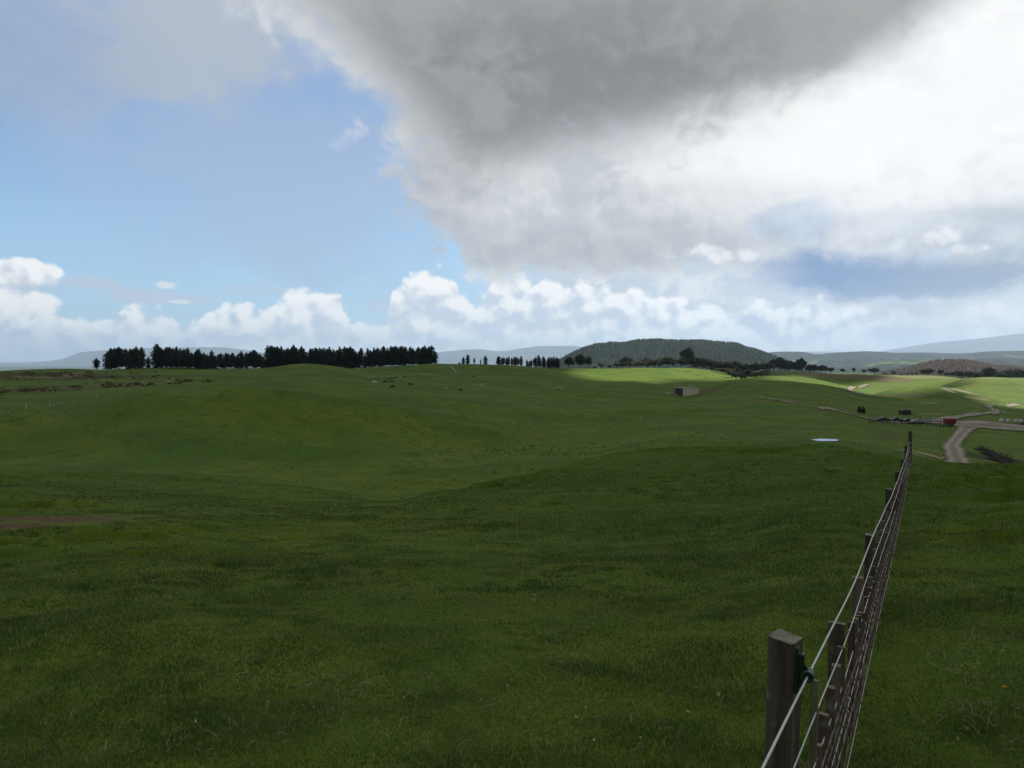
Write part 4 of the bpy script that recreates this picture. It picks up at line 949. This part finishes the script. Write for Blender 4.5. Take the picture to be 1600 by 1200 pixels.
make_car(M_CARD, 'dark parked car at the left end of the yard row', g(1381, 658.5), .15)
make_car(M_CARD, 'dark pickup truck second from left in the yard row', g(1400, 659.5), -.1, True)
make_car(M_CARD, 'dark pickup truck parked in the middle of the yard row', g(1420, 661), 2.9, True)
make_car(M_CARS, 'silver car parked at the right end of the yard row', g(1434, 662.5), .05)
make_car(M_CARD, 'dark car at the right edge of the picture beside the white tanks', g(1604, 663), .2)
p = g(1485, 665); tr = empty('livestock_trailer', p, .1, label='red farm trailer parked beside the gravel yard', cat='trailer'); tr.scale = (.88, .88, .88)
mb = MB(); mb.box((0, 0, 1.35), (3.0, 1.9, 1.5), taper=1.06); mb.build('body', M_RED, tr, bevel=.04)
mb = MB(); mb.box((0, 0, 2.13), (3.25, 2.06, .08)); mb.build('lid', simple('faded_red', (.36, .06, .06), .6, .2, 2.0), tr)
mb = MB(); mb.box((-2.2, 0, .55), (1.6, .12, .1)); mb.box((0, 0, .52), (3.0, 1.2, .12)); mb.build('chassis', M_DARKW, tr)
for x in (-.4, .5):
    for y in (-.85, .85): wheel(tr, x, y, .38)
p = g(1417, 648); hut = empty('field_shelter', p, .1, label='low dark shelter with a pale sloping roof behind the yard', cat='shelter')
mb = MB(); mb.box((-.6, 0, .75), (3.6, 2.4, 1.6)); mb.build('wall', M_DARKW, hut)
mb = MB(); mb.add([(-.9, -1.5, 2.0), (2.6, -1.5, 1.1), (2.6, 1.5, 1.1), (-.9, 1.5, 2.0), (-.9, -1.5, 1.9), (2.6, -1.5, 1.0), (2.6, 1.5, 1.0), (-.9, 1.5, 1.9)], [(0, 1, 2, 3), (7, 6, 5, 4), (0, 4, 5, 1), (1, 5, 6, 2), (2, 6, 7, 3), (3, 7, 4, 0)]); mb.build('roof', M_STEEL, hut)
mb = MB(); mb.box((2.3, -1.2, .45), (.14, .14, 1.1)); mb.build('post', M_GREYW, hut)
p = g(1447, 662); yp = empty('stock_yard', p, .0, label='steel stock yard of rails and gates in front of the trailer', cat='stock yard')
for i, x in enumerate(np.linspace(-4.5, 4.5, 7)):
    mb = MB(); mb.tube([(x, (i % 2) * 1.6, -.3), (x, (i % 2) * 1.6, 1.5 if i != 2 else 2.6)], .07, 6); mb.build('post', M_STEEL if i % 2 else M_DARKW, yp)
for z in (.4, .8, 1.25):
    mb = MB(); mb.tube([(-4.5, 0, z), (4.5, 0, z)], .05, 5); mb.tube([(-3, 1.6, z), (3, 1.6, z)], .05, 5); mb.build('rail', M_STEEL, yp)
def make_tank():
    root = empty('water_tank', (0, 0, 0))
    mb = MB(); mb.lathe((0, 0, .45), [(.56, 0), (.60, .05), (.60, .85), (.52, 1.0), (.2, 1.08)], 18); mb.build('drum', M_WHITE, root, True)
    mb = MB()
    for a in (-.35, .35):
        for b in (-.35, .35): m2 = MB(); m2.box((a, b, .2), (.12, .12, .5)); m2.build('leg', M_GREYW, root)
    return root
tk = make_tank()
for i, (px, py, lb) in enumerate([(1566, 662, 'leftmost of the white tanks on stands beside the lane'), (1576.5, 662.5, 'second white tank from the left beside the lane'), (1588, 663, 'third white tank from the left beside the lane'), (1596, 663.5, 'white tank nearest the dark car at the picture edge')]):
    o = tk if i == 0 else copy_tree(tk); o.location = g(px, py); o.scale = (1.05, 1.05, 1.05); tag(o, lb, 'tank', 'white tanks beside the lane')
# heap of dark cut branches in the hollow at right
rg = np.random.default_rng(77); mb = MB()
for k in range(300):
    t = rg.uniform(0, 1) ** .7; px = 1531 + 54 * t + rg.normal(0, 3 + 5 * t); py = 700 + 30 * t + rg.normal(0, 1.6); q = hit(px, py, 50)
    a = rg.uniform(0, 6.28); l = rg.uniform(.3, .9); up = rg.uniform(-.1, .55); d_ = np.array([math.cos(a) * l, math.sin(a) * l, up * l])
    q = q + np.array([0, 0, .05 + rg.uniform(0, .35) * t]); mb.tube([q - d_, q + rg.normal(0, .06, 3), q + d_], [.05, .06, .02], 5)
o = mb.build('brush_heap', M_DARKW); tag(o, 'dark heap of cut branches lying in the hollow beside the gravel track', 'brush heap', kind='stuff')

# ---------------------------------------------------------------- the near fence
def wood(name, base, lichen, dark):
    m, b = mat_new(name); o = objco(); x, y, z = split(o)
    gr = noise(xyz(x * 26, y * 26, z * 1.3), 1.0, 6, .65, .6); sp = noise(o, 11.0, 5, .65); ck = noise(xyz(x * 60, y * 60, z * 2.0), 1.0, 3, .5)
    c = mixc(sstep(gr, .3, .7), dark, base); c = mixc(sstep(sp, .54, .72) * .75, c, lichen); c = mixc(sstep(ck, .62, .72) * .8, c, (.018, .016, .014))
    nz = split(V.nt.nodes.new('ShaderNodeNewGeometry').outputs['True Normal'])[2]; c = mixc(sstep(nz, .6, .85) * sstep(sp, .30, .58) * .9, c, lichen)      # bleached end grain
    set_in(b, Base_Color=c, Roughness=.92); b.inputs['Specular IOR Level'].default_value = .15
    bm = V.nt.nodes.new('ShaderNodeBump'); bm.inputs['Strength'].default_value = .7; bm.inputs['Distance'].default_value = .006
    put(bm, 'Height', gr * .6 + ck * .4); V.nt.links.new(bm.outputs[0], b.inputs['Normal'])
    return m
M_POST = wood('grey_post_wood', (.145, .118, .090), (.29, .275, .20), (.050, .041, .033))
M_BATTEN = wood('pale_batten_wood', (.25, .21, .175), (.24, .25, .15), (.12, .095, .08))
M_REDB = wood('brown_batten_wood', (.17, .115, .092), (.25, .22, .17), (.08, .053, .045))
M_LICH = wood('lichened_stake_wood', (.30, .29, .15), (.36, .38, .20), (.15, .14, .08))
M_NEARWIRE = simple('galvanised_wire', (.58, .60, .55), .45, .12, 30.0, .5, .35); M_RUST = simple('rusty_wire', (.23, .175, .135), .8, .35, 20.0, .3, .2)
M_PLASTIC = simple('dark_green_plastic', (.010, .022, .019), .35, .2, 20.0, .5); M_RIB = simple('rib_highlight_green', (.06, .14, .115), .35, .2, 20.0, .5)  # lighter green on the ribs paints highlights onto the dark plastic
FA, FB = -.395, .514
FT = np.array([FB, 1.0, 0]) / math.hypot(FB, 1); FN = np.array([-1.0, FB, 0]) / math.hypot(FB, 1)   # along the fence; to its left
def fline(d, off=0.0, h=0.0):
    p = np.array([FA + FB * d, d, 0.0]) + FN * off
    p[2] = float(FG(d)) + h; return p
_dd = np.linspace(1.2, 40, 200); _zz = np.array([float(gz(FA + FB * t, t)) for t in _dd]); _k = np.ones(15) / 15
_zs = np.convolve(np.pad(_zz, 7, mode='edge'), _k, 'valid')
def FG(d): return np.interp(d, _dd, _zs)
fence = empty('wire_fence', fline(2.8), 0, label='weathered post and wire stock fence running down the slope at right', cat='fence'); FO = np.array(fence.location)
def square_post(name, d, off, w, dep, h, mat, lean=(0, 0), slope=0.0, seed=0, sink=.45, yaw=0.0):
    rg = np.random.default_rng(seed); base = fline(d, off, -sink) - FO
    ang = math.atan2(FT[1], FT[0]) + yaw; ca, sa = math.cos(ang), math.sin(ang)
    vs = []; fs = []; lv = 9; H = h + sink
    pr = [(-.5, -.42), (-.42, -.5), (.42, -.5), (.5, -.42), (.5, .42), (.42, .5), (-.42, .5), (-.5, .42)]
    for l in range(lv):
        t = l / (lv - 1)
        for (a, b) in pr:
            a2 = a * dep * (1 + rg.normal(0, .022)); b2 = b * w * (1 + rg.normal(0, .022)); z = H * t + (slope * b2 + rg.normal(0, .002) if l == lv - 1 else 0)
            vs.append((base[0] + a2 * ca - b2 * sa + lean[0] * t * H, base[1] + a2 * sa + b2 * ca + lean[1] * t * H, base[2] + z))
    for l in range(lv - 1):
        for k in range(8): fs.append((l * 8 + k, l * 8 + (k + 1) % 8, (l + 1) * 8 + (k + 1) % 8, (l + 1) * 8 + k))
    fs += [tuple(reversed(range(8))), tuple((lv - 1) * 8 + k for k in range(8))]
    mb = MB(); mb.add(vs, fs); return mb.build(name, mat, fence)
# wires: height, radius, rusty
WIRES = [(.95, .0044, 0), (.73, .0030, 0), (.53, .0028, 0), (.41, .0026, 1), (.34, .0022, 0), (.26, .0026, 1), (.18, .0026, 0), (.11, .0024, 1), (.05, .0020, 0)]
for i, (h, r, ru) in enumerate(WIRES):
    off = (0, 0, 0, -.01, -.012, -.02, 0, -.015, -.02)[i]
    mb = MB(); ds = np.concatenate([np.linspace(1.2, 12, 40), np.linspace(12.5, 36, 48)])
    rg = np.random.default_rng(400 + i); sag = rg.uniform(.003, .008)
    pts = []
    for d in ds:
        f = ((d - 2.86) / 5.02) % 1.0
        pts.append(fline(d, off, h - sag * 4 * f * (1 - f) * (0.4 if i else 1.0) + .006 * math.sin(d * 2.1 + i)) - FO)
    mb.tube(pts, r, 6); mb.build('wire', M_RUST if ru else M_NEARWIRE, fence, True)
mb = MB(); pts = [fline(d, -.012, .62 - .5 * (d - 2) / 6 + .05 * math.sin(d * 1.7)) - FO for d in np.linspace(2.2, 8.0, 40)]; mb.tube(pts, .0035, 6); mb.build('wire', M_RUST, fence, True)
k = 0; d = 2.86
while d < 35.5:
    square_post('post', d, .118 if k == 0 else .098, .098 if k == 0 else .09, .098, (1.07 if k == 0 else .86 + .05 * math.sin(d * 3)), M_POST, lean=(.03 if k == 0 else .01 * math.sin(d), .008 * math.cos(d * 2)), slope=.10, seed=500 + k, yaw=-.24 if k == 0 else .06 * math.sin(k * 2.3))
    for j, f in enumerate((.335, .62)):
        if d + 5.02 * f < 35.5:
            square_post('batten', d + 5.02 * f, .060, .090 if j == 0 else .078, .05, .74 + .03 * math.sin(d * 5 + j), M_POST if (j == 0 and k % 2 == 0) else M_BATTEN, lean=(.01 * math.sin(d * 2 + j), 0), seed=600 + k * 2 + j)
    for f in (.06, .11, .16, .21, .26, .40, .45, .50, .55, .68, .73, .78, .83, .88, .93):
        if d + 5.02 * f < 35.5: square_post('dropper', d + 5.02 * f, .014, .042, .030, .64 + .10 * math.sin(d * 4 + f * 9), M_REDB if (k + int(f * 100)) % 3 else M_BATTEN, lean=(.02 * math.sin(d * 3 + f), 0), seed=700 + k * 19 + int(f * 100), sink=.03)
    d += 5.02; k += 1
mb = MB(); rg = np.random.default_rng(450)
for d_ in np.arange(1.6, 24, .16):
    o_ = rg.normal(-.012, .006); top = .53 + rg.normal(0, .02); b_ = d_ + rg.normal(0, .012)
    mb.tube([fline(b_, o_, .02) - FO, fline(b_ + rg.normal(0, .015), o_ - .01, .28) - FO, fline(b_ + rg.normal(0, .012), o_, top) - FO], .0021, 4, cap=False)
mb.build('netting', M_RUST, fence)
square_post('strainer_post', 36.0, .06, .16, .16, 1.45, M_POST, seed=900)
square_post('stake', 3.10, .030, .030, .022, .86, M_LICH, seed=901, lean=(.02, .0))
# insulator bracket on the first post
ib = empty('insulator', (0, 0, 0)); 
pw = fline(2.86, 0.0, .95) - FO; ang = math.atan2(FT[1], FT[0])
pp = fline(2.86, .040, .955) - FO
mb = MB(); mb.box(pp + np.array([0, 0, .012]), (.052, .022, .165), ang, taper=.8); mb.box(pp + np.array([0, 0, .012]) - FN * .016, (.034, .022, .12), ang); bk = mb.build('insulator_bracket', M_PLASTIC, fence, bevel=.004)
arm = MB(); arm.tube([pp - FN * .02 + np.array([0, 0, .02]), (pp + pw) / 2 + np.array([0, 0, .022]), pw + np.array([0, 0, .004])], [.017, .015, .014], 10); kid(arm.build('arm', M_PLASTIC, None, True), bk)
ring = MB()
for s_ in (-.018, -.006, .006, .018):
    c = pw + FT * s_; ring.tube([c - FT * .0035, c + FT * .0035], .0225, 18)
kid(ring.build('rib', M_RIB, None), bk)
core = MB(); core.tube([pw - FT * .026, pw + FT * .026], .0185, 16); kid(core.build('spool', M_PLASTIC, None, True), bk)
bpy.data.objects.remove(ib)
# staples and knots where the wires meet the battens
mb = MB(); 
for d in (4.54, 5.97, 7.88, 9.56, 10.99):
    for (h, r, ru) in WIRES[1:7]:
        c = fline(d, .0, h) - FO; mb.tube([c - FT * .006, c + FT * .006], .007, 6)
mb.build('staple', M_NEARWIRE, fence)

# dry weed caught at the foot of the fence
rg = np.random.default_rng(33); mb = MB(); c0 = fline(3.25, .012, .0)
for k in range(150):
    z0 = rg.uniform(.02, .30); a = rg.uniform(0, 6.28); up = rg.uniform(.3, 1.0); l = rg.uniform(.03, .11)
    p0 = c0 + np.array([rg.normal(0, .02), rg.normal(0, .03), z0 + .12]); d_ = np.array([math.cos(a) * .6, math.sin(a) * .6, up]) * l
    mb.tube([p0, p0 + d_ * .6 + rg.normal(0, .006, 3), p0 + d_], [.0016, .0014, .0008], 4, cap=False)
for k in range(9):
    a = rg.uniform(0, 6.28); mb.tube([c0 + (0, 0, -.03), c0 + np.array([math.cos(a) * .02, math.sin(a) * .02, .22]), c0 + np.array([math.cos(a) * .05, math.sin(a) * .05, .46])], [.003, .0025, .001], 5)
o = mb.build('dry_weed', simple('dry_stalk', (.36, .31, .21), .9, .3, 30.0)); tag(o, 'dry tufted weed caught against the fence beside the first post', 'weed')

# ---------------------------------------------------------------- grass
def blade_material():
    m, b = mat_new('grass_blade'); nt = m.node_tree; p = pos(); x, y, z = split(p)
    at_ = nt.nodes.new('ShaderNodeAttribute'); at_.attribute_name = 'tone'; t = V(at_.outputs['Fac'])
    P2 = xyz(x, y, 0.0)
    n1 = noise(P2, .35, 3, .55, dims='2D'); n2 = noise(P2, 1.7, 3, .6, dims='2D')
    c = mixc(sstep(n1 + (n2 - .5) * .6, .34, .68), (.088, .164, .027), (.144, .218, .040))
    c = mixc(lstep(t, 0, .22, .6, 0), c, (.050, .112, .018))
    c = mixc(lstep(t, .2, .9, 0, .7), c, mixc(sstep(n2, .4, .6), (.076, .160, .026), (.205, .255, .056)))
    c = mixc(sstep(t, .935, .94), c, (.34, .29, .16))
    set_in(b, Base_Color=c, Roughness=.6); b.inputs['Specular IOR Level'].default_value = .2
    nt.nodes.remove(nt.nodes['Material Output']); out = nt.nodes.new('ShaderNodeOutputMaterial')
    tr = nt.nodes.new('ShaderNodeBsdfTranslucent'); nt.links.new(c, tr.inputs[0]); mx = nt.nodes.new('ShaderNodeMixShader'); mx.inputs[0].default_value = .35
    nt.links.new(b.outputs[0], mx.inputs[1]); nt.links.new(tr.outputs[0], mx.inputs[2]); nt.links.new(mx.outputs[0], out.inputs[0])
    return m
def build_grass():
    rg = np.random.default_rng(9); VS, TN, FS = [], [], []; base = 0
    #      r0   r1   blades/m2  length      width  curved
    for (r0, r1, den, l0, l1, wd, full) in ((3.2, 6, 7500, .035, .085, .0042, True), (6, 10, 3400, .035, .09, .0062, True), (10, 16, 1500, .04, .095, .010, True), (16, 26, 560, .04, .10, .017, False), (26, 70, 210, .045, .10, .028, False)):
        half = R({6: 76, 10: 66, 16: 52}.get(r1, 43)); n = int(half * (r1 * r1 - r0 * r0) * den)
        r = np.sqrt(rg.uniform(r0 * r0, r1 * r1, n))
        if r1 > 60: r = r[rg.uniform(0, 1, n) < 1 - smooth01(r, 28, 69)]; n = len(r)
        ph = rg.uniform(-half, half, n)
        x, y = np.sin(ph) * r, np.cos(ph) * r
        # thinner on trodden soil, longer in tufts
        tuft = fbm(x / .8, y / .7, 41, 3) * .7 + fbm(x / 3.5, y / 3.5, 42, 2) * .6
        soil = np.zeros(n, bool)
        for (px, py, a, e, cc, st) in SOIL:
            if py > 725 and px < 1400:
                q = hit(px, py); soil |= ((x - q[0]) / (a * 1.15)) ** 2 + ((y - q[1]) / (e * 1.25)) ** 2 < 1.0 + .6 * vnoise(x * 1.5, y * 1.5, 8)
        keep = ~soil | (rg.uniform(0, 1, n) < .06); x, y, r, tuft = x[keep], y[keep], r[keep], tuft[keep]; n = len(x)
        z = gz(x, y) - .004
        L = .62 * rg.uniform(l0, l1, n) * np.clip(.82 + .75 * np.clip(tuft, -.45, 1.1), .4, 1.9)
        L *= 1 - .72 * smooth01(r, 26, 66)
        clump = smooth01(vnoise(x / .30, y / .26, 44) + .6 * vnoise(x / 1.1, y / .9, 46) + .5 * vnoise(x / 3.5, y / 3.0, 45), .55, 1.15) * smooth01(r, 4, 8)
        L *= 1 + 1.0 * clump * (1 - smooth01(r, 26, 40))
        t = rg.uniform(0, 1, n); dry = t > .935; t = np.where(dry, t, t * (1 - .9 * clump))
        L[dry] *= rg.uniform(.8, 1.6, dry.sum())
        a = rg.uniform(0, 6.283, n); w = wd * rg.uniform(.6, 1.3, n); ln = rg.uniform(.15, .95, n) * L
        b = rg.uniform(0, 6.283, n); ux, uy = np.cos(a) * w / 2, np.sin(a) * w / 2; lx, ly = np.cos(b) * ln, np.sin(b) * ln
        p = lambda sx, f, zz, kw: np.stack([x + sx * ux * kw + lx * f, y + sx * uy * kw + ly * f, z + L * zz], -1)
        if full:
            v = np.stack([p(-1, 0, 0, 1), p(1, 0, 0, 1), p(1, .32, .58, .8), p(-1, .32, .58, .8), p(0, 1.0, .86, 0)], 1); m = 5
            f = np.array([(0, 1, 2), (0, 2, 3), (3, 2, 4)])
        else:
            v = np.stack([p(-1, 0, 0, 1), p(1, 0, 0, 1), p(0, .7, .92, 0)], 1); m = 3; f = np.array([(0, 1, 2)])
        VS.append(v.reshape(-1, 3)); TN.append(np.repeat(t, m)); FS.append((base + np.arange(n)[:, None, None] * m + f[None]).reshape(-1, 3)); base += n * m
    # tussocks on the slopes beyond the foreground
    half = R(42); n = 36000; r = np.exp(rg.uniform(math.log(16), math.log(170), n)); ph = rg.uniform(-half, half, n); x, y = np.sin(ph) * r, np.cos(ph) * r
    k = fbm(x / 14, y / 14, 61, 3) + .9 * vnoise(x / 40, y / 40, 62) + rg.normal(0, .55, n) > .6
    for (px, py, a, e, cc, st) in SOIL[:3]: q = hit(px, py); k &= ((x - q[0]) / a) ** 2 + ((y - q[1]) / e) ** 2 > 1.6
    k &= np.hypot(x - POND[0], y - POND[1]) > POND[2] * 1.2; k &= ~((x > .545 * y) & (y > 50))
    x, y, r = x[k], y[k], r[k]; n = len(x)
    m = 7; big = rg.uniform(.03, .12, n) * (.8 + .9 * smooth01(r, 25, 120)); x = np.repeat(x, m); y = np.repeat(y, m); big = np.repeat(big, m); n = len(x)
    x = x + rg.normal(0, .5, n) * big; y = y + rg.normal(0, .5, n) * big; z = gz(x, y) - .02; a = rg.uniform(0, 6.283, n); w = big * .32
    ux, uy = np.cos(a) * w, np.sin(a) * w; b = rg.uniform(0, 6.283, n); lx, ly = np.cos(b) * big * .4, np.sin(b) * big * .4
    v = np.stack([np.stack([x - ux, y - uy, z], -1), np.stack([x + ux, y + uy, z], -1), np.stack([x + lx, y + ly, z + big * rg.uniform(.6, 1.1, n)], -1)], 1)
    VS.append(v.reshape(-1, 3)); TN.append(np.repeat(rg.uniform(0, .18, n), 3)); FS.append((base + np.arange(n)[:, None] * 3 + np.array([[0, 1, 2]]))); base += n * 3
    o = mesh_np('grass', np.vstack(VS), np.vstack(FS), blade_material(), smooth=False)
    at_ = o.data.attributes.new('tone', 'FLOAT', 'POINT'); at_.data.foreach_set('value', np.concatenate(TN).astype(np.float32))
    tag(o, 'short grazed pasture grass in the foreground', 'grass', kind='stuff')
build_grass()
# dead stalks and curled leaves lying in the sward
rg = np.random.default_rng(12); mb = MB()
for k in range(420):
    if k < 210: px, py = rg.normal(540, 120), 1060 + abs(rg.normal(0, 55))
    else: px, py = rg.uniform(20, 1180), rg.uniform(980, 1195)
    if rg.uniform() < .25: px, py = rg.uniform(1440, 1600), rg.uniform(980, 1190)
    q = hit(min(max(px, 5), 1595), min(max(py, 985), 1196), 3.5); a = rg.uniform(0, 6.28); l = rg.uniform(.02, .085)
    e = np.array([math.cos(a), math.sin(a), rg.uniform(-.1, .9)]) * l; q = q + np.array([0, 0, .035])
    mb.tube([q, q + e * .55 + np.array([0, 0, .012]), q + e], [.0022, .002, .0012], 4, cap=False)
for k in range(26):
    q = hit(rg.uniform(150, 1150), rg.uniform(1000, 1190), 3.5) + np.array([0, 0, .05]); a = rg.uniform(0, 6.28); s_ = rg.uniform(.009, .019)
    u = np.array([math.cos(a), math.sin(a), rg.normal(0, .3)]) * s_; w_ = np.array([-math.sin(a), math.cos(a), rg.normal(.2, .3)]) * s_ * .6; up = np.array([0, 0, s_ * .7])
    mb.add([q - u + up * .6, q - w_, q + w_ * .2 + up * .1, q + u + up, q + w_ + up * .3], [(0, 1, 2), (1, 3, 2), (3, 4, 2), (4, 0, 2)])
o = mb.build('straw', simple('dead_stalks', (.36, .30, .20), .9, .35, 15.0)); tag(o, 'dead stalks and curled leaves scattered in the foreground grass', 'straw', kind='stuff')
# a single yellow flower
q = hit(1578, 1099, 3.5); fl = empty('dandelion', q, label='yellow dandelion flower in the grass at lower right', cat='flower')
mb = MB(); mb.tube([(0, 0, 0), (.005, 0, .05), (0, 0, .085)], .002, 5); mb.build('stem', simple('flower_stem', (.12, .17, .05), .7), fl)
mb = MB()
for k in range(26):
    a = k * 2.4; l = .010 + .012 * (k / 26); z = .094 - .008 * (k / 26); t = np.array([math.cos(a), math.sin(a)]); s_ = np.array([-t[1], t[0]]) * .0035
    mb.add([(0, 0, .085), (*(t * l * .7 - s_), z), (*(t * l), z - .001), (*(t * l * .7 + s_), z)], [(0, 1, 2, 3)])
mb.build('petals', simple('yellow_petal', (.75, .48, .02), .6), fl)

# ---------------------------------------------------------------- air
def build_haze():
    z0 = float(ZG.min()) - 400; z1 = 960.0
    mb = MB(); mb.box((0, 0, (z0 + z1) / 2), (70000, 70000, z1 - z0)); m, b = mat_new('air'); nt = m.node_tree; nt.nodes.remove(b)
    v = nt.nodes.new('ShaderNodeVolumePrincipled'); v.inputs['Density'].default_value = HAZE; v.inputs['Color'].default_value = (.58, .76, 1.0, 1); v.inputs['Anisotropy'].default_value = .2
    nt.links.new(v.outputs[0], nt.nodes['Material Output'].inputs['Volume'])
    o = mb.build('haze', m); tag(o, 'pale blue air that veils the far hills', 'haze', kind='stuff')
HAZE = 4.2e-5
build_haze()
